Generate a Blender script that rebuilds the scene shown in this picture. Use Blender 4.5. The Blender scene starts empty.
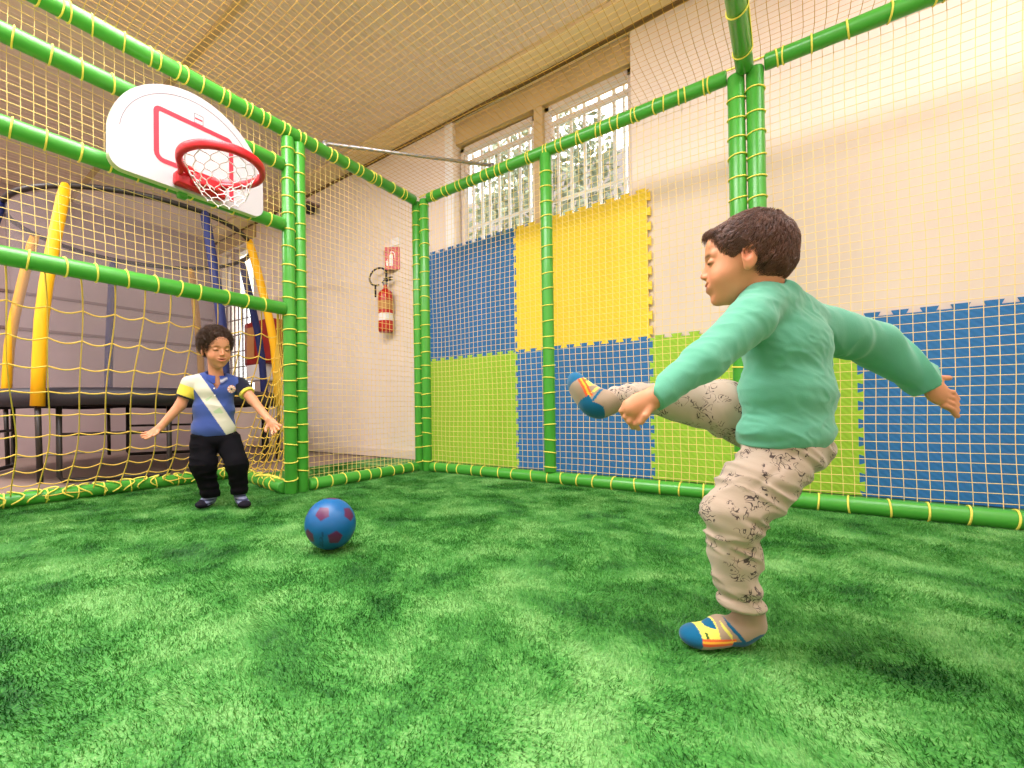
import bpy, math, random
import numpy as np
C = bpy.context.scene.collection
rng = np.random.default_rng(7)
random.seed(7)
PI = math.pi
A = lambda *v: np.array(v, float)

# ---------------------------------------------------------------- camera numbers
FPX, CX, CY = 441.493, 434.753, 405.183
CAM = A(2.53452, -2.95722, 0.53715)
RT = A(0.77992222, 0.62572549, -0.01374545)
UP = A(0.01627986, 0.00167259, 0.99986608)
FW = A(-0.62566468, 0.78004154, 0.00888223)
def at(px, py, d):                      # the world point seen at a pixel, d metres deep
    return CAM + d * (FW + RT * (px - CX) / FPX - UP * (py - CY) / FPX)

# ---------------------------------------------------------------- materials
def mat(name, col, rough=.6, spec=.4, metal=0, bump=None, var=None, sheen=0, attr=False, sss=0, trans=0):
    """bump=(scale,strength[,distance]); var=(scale,amount) mottles the colour"""
    m = bpy.data.materials.new(name); m.use_nodes = True
    nt = m.node_tree; N = nt.nodes; L = nt.links; b = N['Principled BSDF']
    c = tuple(((x/255)/12.92 if x/255 <= .04045 else ((x/255+.055)/1.055)**2.4) for x in col) + (1,)
    b.inputs['Base Color'].default_value = c
    b.inputs['Roughness'].default_value = rough
    b.inputs['Specular IOR Level'].default_value = spec
    b.inputs['Metallic'].default_value = metal
    if sheen: b.inputs['Sheen Weight'].default_value = sheen
    if sss:
        b.inputs['Subsurface Weight'].default_value = sss
        b.inputs['Subsurface Radius'].default_value = (.012, .005, .003)
    if trans: b.inputs['Transmission Weight'].default_value = trans
    tc = N.new('ShaderNodeTexCoord')
    src = None
    if attr:
        a = N.new('ShaderNodeAttribute'); a.attribute_name = 'tint'; src = a.outputs['Color']
        L.new(src, b.inputs['Base Color'])
    if var:
        n = N.new('ShaderNodeTexNoise'); n.inputs['Scale'].default_value = var[0]; n.inputs['Detail'].default_value = 5
        L.new(tc.outputs['Object'], n.inputs['Vector'])
        mr = N.new('ShaderNodeMapRange'); mr.inputs[1].default_value = .3; mr.inputs[2].default_value = .7
        mr.inputs[3].default_value = 1-var[1]; mr.inputs[4].default_value = 1+var[1]*.4
        L.new(n.outputs[0], mr.inputs[0])
        mx = N.new('ShaderNodeMix'); mx.data_type = 'RGBA'; mx.blend_type = 'MULTIPLY'; mx.inputs[0].default_value = 1
        if src: L.new(src, mx.inputs[6])
        else: mx.inputs[6].default_value = c
        L.new(mr.outputs[0], mx.inputs[7]); L.new(mx.outputs[2], b.inputs['Base Color'])
    if bump:
        n = N.new('ShaderNodeTexNoise'); n.inputs['Scale'].default_value = bump[0]; n.inputs['Detail'].default_value = 4
        L.new(tc.outputs['Object'], n.inputs['Vector'])
        bp = N.new('ShaderNodeBump'); bp.inputs['Strength'].default_value = bump[1]
        bp.inputs['Distance'].default_value = bump[2] if len(bump) > 2 else .01
        L.new(n.outputs[0], bp.inputs['Height']); L.new(bp.outputs[0], b.inputs['Normal'])
    return m
def lin(*c): return tuple(((x/255)/12.92 if x/255 <= .04045 else ((x/255+.055)/1.055)**2.4) for x in c)

M = {}
M['pipe'] = mat('green_foam_pipe', (70, 158, 54), .30, .5, bump=(3, .12, .02))
M['lace'] = mat('yellow_cord', (240, 226, 100), .7, .2)
M['net'] = mat('yellow_net_cord', (243, 214, 134), .7, .2)
M['roofnet'] = mat('roof_net_cord', (206, 160, 70), .8, .1)
M['goalnet'] = mat('goal_net_cord', (244, 204, 96), .7, .2)
M['wall'] = mat('cream_plaster', (232, 216, 204), .85, .2, bump=(6, .25, .01), var=(1.2, .05))
M['wall_left'] = mat('mauve_wall', (176, 156, 156), .85, .2, var=(.8, .1))
M['ceil'] = None
M['trimbrown'] = mat('brown_trim', (120, 95, 62), .7, .2)
M['lintel'] = mat('beige_lintel', (196, 170, 130), .8, .2, var=(3, .12))
M['white'] = mat('white_paint', (238, 234, 232), .5, .4)
M['frame'] = mat('window_frame_paint', (214, 200, 190), .5, .4)
M['blue'] = mat('blue_foam', (50, 118, 182), .6, .3)
M['green'] = mat('lime_foam', (164, 210, 62), .6, .3)
M['yellow'] = mat('yellow_foam', (253, 218, 66), .6, .3)
M['grey_metal'] = mat('grey_metal', (150, 150, 152), .4, .5, metal=.7)
M['board'] = mat('white_plastic', (192, 188, 191), .35, .5)
M['boardedge'] = mat('pale_green_plastic_edge', (190, 204, 160), .5, .4)
M['red'] = mat('red_plastic', (204, 24, 38), .38, .5)
M['decal'] = mat('pinkish_red_print', (214, 48, 66), .45, .4)
M['greyprint'] = mat('grey_print', (128, 120, 126), .5, .4)
M['whitecord'] = mat('white_cord', (228, 214, 214), .7, .2)
M['black'] = mat('black_vinyl', (34, 30, 38), .5, .4)
M['blacktube'] = mat('black_tube', (40, 34, 30), .5, .4)
M['greyfab'] = mat('grey_brown_fabric', (122, 100, 98), .8, .2)
M['bluefoam'] = mat('navy_foam', (36, 44, 96), .6, .3)
M['yelfoam'] = mat('amber_foam', (240, 176, 14), .6, .3)
M['yelfoam_shade'] = mat('amber_foam_shade', (200, 146, 22), .6, .3)  # same yellow foam, with its shade put into the colour
M['roomfloor'] = mat('vinyl_floor', (150, 128, 116), .5, .4, var=(2, .1))
M['extred'] = mat('extinguisher_red', (190, 28, 14), .35, .5)
M['tan'] = mat('tan_panel', (196, 138, 84), .6, .3)
M['darkred'] = mat('dark_red_vinyl', (160, 34, 26), .5, .4)
M['skirt'] = mat('skirting', (224, 206, 190), .7, .3)

# ---------------------------------------------------------------- object helpers
def world_origin(o):
    p = A(0, 0, 0)
    while o is not None:
        p = p + np.array(o.location); o = o.parent
    return p
def mesh(name, V, Fc, m=None, parent=None, smooth=True, loc=None, tint=None, matidx=None):
    V = np.asarray(V, float)
    if parent is not None: org = world_origin(parent)
    else: org = A(*loc) if loc is not None else A(0, 0, 0)
    me = bpy.data.meshes.new(name)
    if isinstance(Fc, np.ndarray):
        k = Fc.shape[1]; n = len(Fc)
        me.vertices.add(len(V)); me.vertices.foreach_set('co', (V-org).astype(np.float32).ravel())
        me.loops.add(n*k); me.loops.foreach_set('vertex_index', Fc.astype(np.int32).ravel())
        me.polygons.add(n); me.polygons.foreach_set('loop_start', np.arange(0, n*k, k, dtype=np.int32))
        me.update(calc_edges=True)
    else:
        me.from_pydata([tuple(v-org) for v in V], [], Fc)
    me.polygons.foreach_set('use_smooth', np.full(len(me.polygons), smooth, dtype=bool))
    if tint is not None:
        ca = me.color_attributes.new('tint', 'FLOAT_COLOR', 'POINT')
        ca.data.foreach_set('color', np.hstack([tint, np.ones((len(tint), 1))]).astype(np.float32).ravel())
    if m is not None:
        for mm in (m if isinstance(m, (list, tuple)) else [m]): me.materials.append(mm)
    if matidx is not None: me.polygons.foreach_set('material_index', np.asarray(matidx, dtype=np.int32))
    o = bpy.data.objects.new(name, me); C.objects.link(o)
    if parent is not None: o.parent = parent
    else: o.location = org
    return o
def tag(o, label=None, cat=None, group=None, kind=None):
    if label: o['label'] = label
    if cat: o['category'] = cat
    if group: o['group'] = group
    if kind: o['kind'] = kind
    return o
def thing(name, loc, label, cat, group=None):
    o = bpy.data.objects.new(name, None); C.objects.link(o); o.location = loc; o.empty_display_size = .1
    return tag(o, label, cat, group)

class MB:                                # collects shapes into one mesh
    def __init__(s): s.v = []; s.f = []; s.mi = []
    def add(s, V, F, mi=0):
        n = len(s.v); s.v += [tuple(map(float, p)) for p in V]; s.f += [tuple(i+n for i in f) for f in F]; s.mi += [mi]*len(F); return s
    def box(s, a, b, mi=0, bev=0):
        (x0, y0, z0), (x1, y1, z1) = a, b
        x0, x1 = min(x0, x1), max(x0, x1); y0, y1 = min(y0, y1), max(y0, y1); z0, z1 = min(z0, z1), max(z0, z1)
        if bev <= 0:
            V = [(x, y, z) for z in (z0, z1) for y in (y0, y1) for x in (x0, x1)]
            F = [(0, 2, 3, 1), (4, 5, 7, 6), (0, 1, 5, 4), (2, 6, 7, 3), (0, 4, 6, 2), (1, 3, 7, 5)]
            return s.add(V, F, mi)
        prof = []
        def ring(ix, z):
            r = []
            for (cx, cy, a0) in ((x1-bev, y1-bev, 0), (x0+bev, y1-bev, 90), (x0+bev, y0+bev, 180), (x1-bev, y0+bev, 270)):
                for k in range(4):
                    a = math.radians(a0+30*k); r.append((cx+(bev-ix)*math.cos(a), cy+(bev-ix)*math.sin(a), z))
            return r
        R = [ring(bev*.6, z0), ring(bev*.15, z0+bev*.3), ring(0, z0+bev), ring(0, z1-bev), ring(bev*.15, z1-bev*.3), ring(bev*.6, z1)]
        V = [p for r in R for p in r]; n = 16; F = []
        for i in range(5):
            for k in range(n): F.append((i*n+k, i*n+(k+1) % n, (i+1)*n+(k+1) % n, (i+1)*n+k))
        F.append(tuple(range(n-1, -1, -1))); F.append(tuple(range(5*n, 6*n)))
        return s.add(V, F, mi)
    def tube(s, pts, r, n=12, mi=0, caps=True, closed=False):
        pts = [np.array(p, float) for p in pts]; m = len(pts)
        rr = r if isinstance(r, (list, tuple, np.ndarray)) else [r]*m
        V = []; up = None
        for i in range(m):
            if closed: t = pts[(i+1) % m]-pts[i-1]
            else: t = pts[min(i+1, m-1)]-pts[max(i-1, 0)]
            t = t/np.linalg.norm(t)
            if up is None:
                h = A(0, 0, 1) if abs(t[2]) < .9 else A(1, 0, 0)
                up = np.cross(np.cross(t, h), t)
            up = up-t*(up@t); up = up/np.linalg.norm(up)
            sd = np.cross(t, up)
            for k in range(n):
                a = 2*PI*k/n; V.append(pts[i]+rr[i]*(math.cos(a)*up+math.sin(a)*sd))
        F = []
        for i in range(m if closed else m-1):
            j = (i+1) % m
            for k in range(n): F.append((i*n+k, i*n+(k+1) % n, j*n+(k+1) % n, j*n+k))
        if caps and not closed:
            F.append(tuple(range(n-1, -1, -1))); F.append(tuple(range((m-1)*n, m*n)))
        return s.add(V, F, mi)
    def prism(s, poly, axis_pt, ex, ey, n_vec, th, mi=0, side_mi=None):
        """poly: 2D outline -> extruded slab; ex, ey in-plane vectors, n_vec*th thickness"""
        o = A(*axis_pt); ex, ey, nv = A(*ex), A(*ey), A(*n_vec)*th
        n = len(poly); V = [o+ex*p[0]+ey*p[1] for p in poly]+[o+ex*p[0]+ey*p[1]+nv for p in poly]
        F = [tuple(range(n-1, -1, -1)), tuple(range(n, 2*n))]
        s.add(V, F, mi)
        V2 = V; F2 = [(k, (k+1) % n, n+(k+1) % n, n+k) for k in range(n)]
        return s.add(V2, F2, mi if side_mi is None else side_mi)
    def build(s, name, m, parent=None, smooth=True, loc=None):
        o = mesh(name, s.v, s.f, m, parent, smooth, loc, matidx=s.mi if isinstance(m, (list, tuple)) else None)
        return o
def autosmooth(o, ang=40):
    me = o.data
    import bmesh
    bm = bmesh.new(); bm.from_mesh(me)
    bmesh.ops.recalc_face_normals(bm, faces=bm.faces)
    for e in bm.edges:
        if len(e.link_faces) == 2 and e.calc_face_angle(0) > math.radians(ang): e.smooth = False
    bm.to_mesh(me); bm.free(); return o

# ================================================================ SETTING
H = 2.37; R = .0405; WY = .62; CZ = 3.46
XL, XR, YF = -5.12, 4.7, -5.6
def struct(o, label=None):
    o['kind'] = 'structure'
    if label: o['label'] = label
    return o

# room floor
struct(MB().box((XL-.2, YF-.2, -.12), (XR+.2, WY+.3, -.012)).build('floor', M['roomfloor'], smooth=False), 'grey beige vinyl floor of the room')
# ceiling: ribbed panels, ribs running away from the camera
def ceil_mat():
    m = mat('ribbed_ceiling', (222, 200, 184), .8, .25, var=(.7, .1))
    nt = m.node_tree; N = nt.nodes; L = nt.links; b = N['Principled BSDF']
    return m
mb = MB(); pitch = .075; n = int((XR-XL+.4)/pitch)
V = []; F = []
for i in range(n):
    x = XL-.2+i*pitch
    for dx, z in ((0, CZ), (.045, CZ), (.052, CZ+.005), (.068, CZ+.005)): V.append((x+dx, YF-.2, z)); V.append((x+dx, WY+.1, z))
for i in range(len(V)//2-1): F.append((2*i, 2*i+1, 2*i+3, 2*i+2))
mb.add(V, F); mb.box((XL-.2, YF-.2, CZ+.0055), (XR+.2, WY+.3, CZ+.1))
struct(mb.build('ceiling', ceil_mat(), smooth=False), 'beige ribbed ceiling above the nets')
struct(MB().box((XL, -1.40, CZ-.012), (XR, -1.34, CZ)).build('trim_1', M['lintel'], smooth=False), 'ceiling joint strip')
struct(MB().box((XL, WY-.035, CZ-.05), (XR, WY, CZ)).build('trim_2', M['trimbrown'], smooth=False), 'thin brown strip where ceiling meets wall')
struct(MB().box((XL, WY-.30, CZ-.03), (XR, WY-.035, CZ)).build('trim_3', mat('ceiling_border', (232, 208, 168), .8, .2), smooth=False), 'smooth ceiling border along the back wall')
# back wall with two recesses
W0, W1, WB, WT = -.05, 1.63, 1.25, 3.42         # main recess
L0, L1, LB, LT = -4.9, -3.9, .85, 3.2           # left window opening
T = .26
mb = MB()
for (a, b_) in (((XL-.2, 0), (L0, CZ)), ((L1, 0), (W0, CZ)), ((W1, 0), (XR+.2, CZ)),
                ((L0, 0), (L1, LB)), ((L0, LT), (L1, CZ)), ((W0, 0), (W1, WB)), ((W0, WT), (W1, CZ))):
    mb.box((a[0], WY, a[1]), (b_[0], WY+T, b_[1]))
struct(mb.build('wall_back', M['wall'], smooth=False), 'cream painted back wall')
struct(MB().box((XL-.2, YF, 0), (XL, WY, CZ)).build('wall_left', M['wall_left'], smooth=False), 'mauve grey side wall')
struct(MB().box((XR, YF, 0), (XR+.2, WY, CZ)).build('wall_right', M['wall'], smooth=False))
struct(MB().box((XL-.2, YF-.2, 0), (XR+.2, YF, CZ)).build('wall_front', M['wall'], smooth=False))
struct(MB().box((XL, WY-.015, 0), (XR, WY, .09)).build('baseboard_back', M['skirt'], smooth=False))
# lintel block in the top of the recess and on the left
struct(MB().box((W0, WY+.04, 3.20), (W1, WY+T, 3.42)).build('trim_4', M['lintel'], smooth=False), 'brownish lintel above the barred windows')
struct(MB().box((W0-.1, WY-.012, 0), (W0-.005, WY, CZ-.05)).build('trim_5', M['white'], smooth=False), 'white vertical strip beside the window recess')
struct(MB().box((L0-.1, WY-.03, LT+.02), (L1+.1, WY-.001, CZ-.06)).build('trim_6', M['lintel'], smooth=False), 'brown band above the far window')
for i, z in enumerate((1.62, 2.08)):
    struct(MB().box((XL, -3.2, z), (XL+.02, .55, z+.035)).build('trim_%d' % (7+i), M['greyfab'], smooth=False), 'dark rail along the side wall')

def window(name, x0, x1, z0, z1, bars, hbars, y, label, barr=.016):
    t = bpy.data.objects.new(name, None); C.objects.link(t); t.location = ((x0+x1)/2, y, z0); t['kind'] = 'structure'; t['label'] = label
    m = MB(); w = .04
    m.box((x0, y, z0), (x0+w, y+.07, z1)); m.box((x1-w, y, z0), (x1, y+.07, z1))
    m.box((x0, y, z1-w*1.2), (x1, y+.07, z1)); m.box((x0, y, z0), (x1, y+.07, z0+w))
    zi = z1-.17
    m.box((x0+w, y+.01, zi), (x1-w, y+.06, zi+.025)); m.box((x0+w, y+.01, zi-.1), (x0+w+.03, y+.06, zi)) 
    m.build('window_frame', M['frame'], t, smooth=False)
    g = MB().box((x0+w, y+.035, z0+w), (x1-w, y+.039, z1-w)).build('pane', M['glass'], t, smooth=False)
    m = MB()
    for bx in bars: bx = 2.534+(bx-2.534)*1.0593; m.tube([(bx, y+.25, z0-.02), (bx, y+.25, z1+.1)], barr, 8)
    for hz in hbars: m.box((x0-.2, y+.24, hz-.014), (x1+.02, y+.26, hz+.014))
    if bars: m.build('bar', M['white'], t, smooth=False)['label'] = 'white security bars'
    return t
def glass_mat():
    m = bpy.data.materials.new('window_glass'); m.use_nodes = True; nt = m.node_tree; N = nt.nodes; L = nt.links
    N.remove(N['Principled BSDF']); out = N['Material Output']
    tr = N.new('ShaderNodeBsdfTransparent'); tr.inputs[0].default_value = (.93, .95, .94, 1)
    gl = N.new('ShaderNodeBsdfGlossy'); gl.inputs['Roughness'].default_value = .03
    mx = N.new('ShaderNodeMixShader'); mx.inputs[0].default_value = .004; L.new(tr.outputs[0], mx.inputs[1]); L.new(gl.outputs[0], mx.inputs[2])
    L.new(mx.outputs[0], out.inputs[0]); return m
M['glass'] = glass_mat()
window('window_1', -.03, .80, 1.25, 3.18, (.10, .205, .291, .397, .505, .62, .72), (2.46, 1.6, 3.0), WY+.1, 'left barred window behind the blue mats')
window('window_2', .88, 1.62, 1.25, 3.20, (.99, 1.11, 1.226, 1.35, 1.469, 1.55), (2.46, 1.6, 3.02), WY+.1, 'right barred window above the yellow mat')
struct(MB().box((.80, WY+.05, 1.25), (.88, WY+T, 3.2)).build('trim_9', M['lintel'], smooth=False), 'beige mullion between the two barred windows')
window('window_3', L0, L1, LB, LT, (), (), WY+.08, 'tall bright window at the far end of the back wall')
# exterior foliage beyond the windows
def leaves(name, c, rad, n, col, label):
    P_ = rng.normal(size=(n, 3)); P_ /= np.linalg.norm(P_, axis=1)[:, None]; P_ *= rng.random((n, 1))**.4
    P_ = P_*A(*rad)+A(*c)
    a = rng.normal(size=(n, 3)); a /= np.linalg.norm(a, axis=1)[:, None]; b = np.cross(a, rng.normal(size=(n, 3))); b /= np.linalg.norm(b, axis=1)[:, None]
    s = rng.uniform(.05, .11, (n, 1)); V = np.empty((n, 4, 3)); V[:, 0] = P_-a*s; V[:, 1] = P_+b*s*.5; V[:, 2] = P_+a*s; V[:, 3] = P_-b*s*.5
    t = thing(name, c[:2]+(0,), label, 'tree')
    o = mesh('foliage', V.reshape(-1, 3), np.arange(n*4).reshape(n, 4), mat(name+'_leaf', col, .6, .3), t, smooth=False); o['kind'] = 'stuff'
    MB().tube([(c[0], c[1], 0), (c[0]+.1, c[1], c[2]*.5), (c[0], c[1], c[2])], [.12, .09, .05], 8).build('trunk', M['trimbrown'], t)
leaves('leafy_tree', (-.9, 4.4, 3.8), (1.45, 1.0, 2.4), 4200, (150, 158, 134), 'pale green leafy tree outside the left barred window')
leaves('leafy_tree', (2.1-.0, 4.6, 4.0), (1.3, 1.0, 2.5), 3600, (162, 140, 136), 'brownish leafy tree outside the right barred window')
struct(MB().box((-12, WY+T+.3, -.3), (12, 14, -.1)).build('ground', mat('outside_ground', (200, 196, 184), .9, .1), smooth=False), 'pale paving outside the windows')

struct(MB().box((-9, 9.5, -.2), (7, 9.8, 7.5)).build('added_backdrop_wall', mat('outside_wall', (156, 146, 142), .9, .1, var=(1.5, .15)), smooth=False), 'added plain wall screening the white sky beyond the trees')  # added backdrop that hides the bright sky between the leaves
# ================================================================ CAGE
def rings(mb_, a, b, step, double, r=R+.0015, start=.05):
    """one cord: loops round the pipe, runs along its far side to the next loop"""
    a, b = A(*a), A(*b); L_ = np.linalg.norm(b-a); t = (b-a)/L_
    away = np.cross(t, A(*((0, 0, 1) if abs(t[2]) < .9 else (1, 0, 0))))
    if away@(a-A(1.8, -1.7, 1.3)) < 0: away = -away
    u = away/np.linalg.norm(away); v = np.cross(t, u); s = start; pts = []
    while s < L_-.05:
        for o_ in ((0, .034) if (double and rng.random() < .75) else (0,)):
            sl, sl2 = rng.uniform(-.008, .008), rng.uniform(-.006, .006)
            for k in range(21):
                w_ = k*2*PI/20
                pts.append(a+t*(s+o_+.0035*k/20+sl*(math.cos(w_)-1)+sl2*math.sin(w_))+(r+.001)*(math.cos(w_)*u+math.sin(w_)*v))
        s += step*rng.uniform(.88, 1.12)
    mb_.tube(pts, .0040, 6)
def pipe(name, a, b, parent, step=.12, double=False, start=.05, r=R):
    a, b = A(*a), A(*b); t = (b-a)/np.linalg.norm(b-a); c = .008
    o = MB().tube([a, a+t*c*.3, a+t*c, b-t*c, b-t*c*.3, b], [r-c, r-c*.3, r, r, r-c*.3, r-c], 28).build(name, M['pipe'], parent)
    autosmooth(o, 50)
    m = MB(); rings(m, a, b, step, double, start=start); m.build('lacing', M['lace'], o)['label'] = 'yellow lacing cord'
    return o
def noise1(n, amp):                     # smooth wobble
    k = rng.normal(size=n//4+4)*amp; return np.interp(np.linspace(0, len(k)-1.01, n), np.arange(len(k)), k)
def netmesh(lines, r=.0016):
    """lines: list of polylines -> numpy 4-sided tubes in one mesh"""
    Vs = []; Fs = []; off = 0
    for P_ in lines:
        P_ = np.asarray(P_, float); m = len(P_); t = np.gradient(P_, axis=0); t /= np.linalg.norm(t, axis=1)[:, None]
        h = A(.31, .22, .93); u = np.cross(t, h); u /= np.linalg.norm(u, axis=1)[:, None]; v = np.cross(t, u)
        ring = np.stack([P_+r*u, P_+r*v, P_-r*u, P_-r*v], 1); Vs.append(ring.reshape(-1, 3))
        i = np.arange(m-1)[:, None]; k = np.arange(4)[None, :]
        F_ = np.stack([i*4+k, i*4+(k+1) % 4, (i+1)*4+(k+1) % 4, (i+1)*4+k], -1).reshape(-1, 4)+off; Fs.append(F_); off += m*4
    return np.vstack(Vs), np.vstack(Fs)
SP = .0425
def flat_net(name, o, ex, ey, w, h, parent, nrm, sag=.0, m='net', amp=.004, sp=SP, r=.0016, holes=None):
    """grid net on the rectangle o + ex*[0,w] + ey*[0,h]"""
    o, ex, ey, nrm = A(*o), A(*ex), A(*ey), A(*nrm); lines = []
    nx, ny = max(2, round(w/sp)), max(2, round(h/sp))
    ph = rng.uniform(0, 6, 8)
    def P_(s, t):
        z = amp*1.5*(np.sin(s*3.1+ph[0])*np.sin(t*2.7+ph[1])+.6*np.sin(s*7+t*4+ph[2]))
        ds = amp*(np.sin(t*4.3+s*1.7+ph[3])+.5*np.sin(t*11+ph[4]))*np.minimum(1, t*8)*np.minimum(1, (h-t)*8)
        dt = amp*(np.sin(s*3.7+t*2.1+ph[5])+.5*np.sin(s*9+ph[6]))*np.minimum(1, s*8)*np.minimum(1, (w-s)*8)
        sg = -sag*4*(s/w)*(1-s/w)*4*(t/h)*(1-t/h)
        return o+np.outer(s+ds, ex)+np.outer(t+dt, ey)+np.outer(z+sg, nrm)
    for i in range(nx+1):
        t = np.linspace(0, h, ny+1); lines.append(P_(np.full(ny+1, w*i/nx), t))
    for j in range(ny+1):
        s = np.linspace(0, w, nx+1); lines.append(P_(s, np.full(nx+1, h*j/ny)))
    V_, F_ = netmesh(lines, r)
    ob = mesh(name, V_, F_, M[m], parent); return ob

XE, YE = 3.98, -3.35
# back fence
bf = thing('netted_fence', (0, 0, 0), 'green padded pipe fence with yellow net in front of the coloured foam mats', 'fence')
pipe('post', (-.014, 0, 0), (-.014, 0, H), bf, .115, start=.08)
pipe('post', (.072, 0, 0), (.072, 0, H), bf, .115, start=.09)
pipe('post', (1.207, 0, 2*R-.002), (1.207, 0, H-R*.6), bf, .105, start=.03)
pipe('post', (2.334, 0, 2*R-.002), (2.334, 0, H-.01), bf, .115, start=.06)
pipe('post', (2.4195, 0, 2*R-.002), (2.4195, 0, H-.01), bf, .115, start=.07)
pipe('post', (3.62, 0, 2*R-.002), (3.62, 0, H-R), bf, .115)
pipe('rail', (.12, 0, R), (XE, 0, R), bf, .122)
pipe('rail', (.12, 0, H), (2.293, 0, H), bf, .125, True)
pipe('rail', (2.461, 0, H), (XE, 0, H), bf, .13, True)
flat_net('net', (.075, .049, .05), (1, 0, 0), (0, 0, 1), XE-.09, H-.02, bf, (0, 1, 0), amp=.0035)
# left fence with the goal mouth
YP, YQ = -1.302, -1.217
lf = thing('netted_fence', (0, -1.25, 0), 'green padded pipe fence with yellow net beside and above the goal mouth', 'fence')
pipe('post', (0, YP, 0), (0, YP, H-.045), lf, .108, start=.10)
pipe('post', (0, YQ, 0), (0, YQ, H-.045), lf, .108, start=.13)
pipe('post', (0, YE+.05, 0), (0, YE+.05, H-.045), lf, .11)
pipe('rail', (0, YE, H), (0, -.05, H), lf, .125, True)
pipe('rail', (0, YQ+.045, R), (0, -.07, R), lf, .122)
pipe('rail', (0, YE+.09, 2.135), (0, YP-.04, 2.135), lf, .12)
pipe('rail', (0, YE+.09, 1.745), (0, YP-.04, 1.745), lf, .12)
flat_net('net', (-.046, YQ, .05), (0, 1, 0), (0, 0, 1), -YQ-.03, H-.02, lf, (1, 0, 0), amp=.0035)
flat_net('net', (-.049, YE, 1.2), (0, 1, 0), (0, 0, 1), YP-YE, H-1.19, lf, (1, 0, 0), amp=.004)
# goal
gl = thing('football_goal', (-.4, -1.8, 0), 'low green padded goal with baggy yellow net behind the boy in the blue polo shirt', 'goal')
pipe('crossbar', (0, YE+.09, 1.2), (0, YP-.04, 1.2), gl, .125)
pipe('back_bar', (-1.0, YE, R), (-1.0, -1.13, R), gl, .16)
pipe('side_bar', (-.955, -1.15, R), (-.045, YP-.025, R), gl, .12)
# goal net: hangs from the crossbar, bellies and falls to the back bar
nu, nv = 15, 10
def gp(u, v):                            # u along the goal 0..1 (from the right post), v from the crossbar down
    y = -1.36-(u)*(abs(YE)-1.42)
    x = -.045-.93*(v**1.25)
    z = 1.185-(1.13)*v**.92-.05*math.sin(v*PI)
    y += .16*v+ .012*math.sin(9*v+3*u)+.02*math.sin(5*v)*math.sin(14*u)
    x += .02*math.sin(6*u*PI+4*v)
    return A(x, y, z)
lines = []
for i in range(nu+1):
    lines.append([gp(i/nu, j/60) for j in range(61)])
for j in range(1, nv+1):
    v = j/nv; L_ = []
    for k in range(nu*6+1):
        u = k/(nu*6); p = gp(u, v); ph = (k % 6)/6
        p = p-A(0, 0, .014*math.sin(ph*PI)*(1+.5*math.sin(j*7.3)))
        L_.append(p)
    lines.append(L_)
V1, F1 = netmesh(lines, .0036)
mesh('goal_net', V1, F1, M['goalnet'], gl)
# side panel, gathered towards the post
def gs(u, v):                            # u 0 at the front post .. 1 at the back edge
    back = gp(0, v); fr = A(-.05, YP+.0, .08+1.12*(1-v))
    # slack: the net is drawn to the post low down
    p = fr*(1-u)+back*u; p = p+A(0, .05*math.sin(PI*u)*v+.012*math.sin(9*v+5*u), -.10*math.sin(PI*u)*v*(1-v)*2)
    return p
lines = []
for i in range(1, 8): lines.append([gs(i/8, j/40) for j in range(41)])
for j in range(1, 15):
    lines.append([gs(k/40, j/15)-A(0, 0, .012*abs(math.sin(k*PI/5))) for k in range(41)])
for i in range(6):
    a = A(-.05, YP+.01, .42+.02*i); b_ = A(-.15-.16*i, -1.29+.02*i, .09)
    lines.append([a*(1-s)+b_*s+A(.03*math.sin(s*PI*2+i), .02*math.sin(s*PI), -.05*math.sin(s*PI)) for s in np.linspace(0, 1, 14)])
V1, F1 = netmesh(lines, .0036); mesh('side_net', V1, F1, M['goalnet'], gl)
m = MB()
for k in range(26):                      # bunched cord tied along the back bar
    y0 = -1.2-k*.08
    m.tube([(-1.0+.05*math.cos(a)*1.02, y0-.035*math.sin(a*2.5+k), R+.05*math.sin(a)) for a in np.linspace(-.4, 2.6, 10)], .0045, 5)
for k in range(9):
    s = k/9; c = A(-.955, -1.15, R)*(1-s)+A(-.045, YP-.025, R)*s
    m.tube([c+A(.09*math.sin(a*2+k), .0, .0)+A(.0, .05*math.cos(a), .05*math.sin(a)) for a in np.linspace(0.2, 2.4, 9)], .0045, 5)
m.build('tie_cord', M['lace'], gl)
# roof net
rf = thing('roof_net', (2, -1.7, H), 'yellow square mesh net stretched over the top of the cage', 'net')
flat_net('net', (-.03, YE, H+.042), (1, 0, 0), (0, 1, 0), XE+.03, -YE+.03, rf, (0, 0, 1), sag=.03, amp=.004, r=.00125, m='roofnet')
m = MB()
for (a, b_) in (((-.02, YE, H+.05), (-.02, .0, H+.05)), ((-.0, .02, H+.05), (XE, .02, H+.05))):
    a, b_ = A(*a), A(*b_); m.tube([a+(b_-a)*s+A(0, 0, .003*math.sin(s*90)) for s in np.linspace(0, 1, 60)], .006, 6)
m.build('edge_rope', M['lace'], rf)['label'] = 'thicker yellow edge rope'
bm_ = thing('cross_beam', (2.377, -1.7, H), 'green padded beam crossing the cage roof above the double post', 'beam')
pipe('beam_padding', (2.377, YE, H-.002), (2.377, -.030, H-.002), bm_, .3)
o = MB().tube([(-.02, -.985, H+.075), (.745, .035, H+.075)], .012, 10).tube([(-.02, -.985, H+.03), (-.02, -.985, H+.09)], .018, 8).tube([(.745, .035, H+.03), (.745, .035, H+.09)], .018, 8).build('corner_brace', M['grey_metal'], loc=(.36, -.48, H+.08))
tag(o, 'thin grey metal bar bracing the far corner of the cage roof', 'brace')

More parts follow.
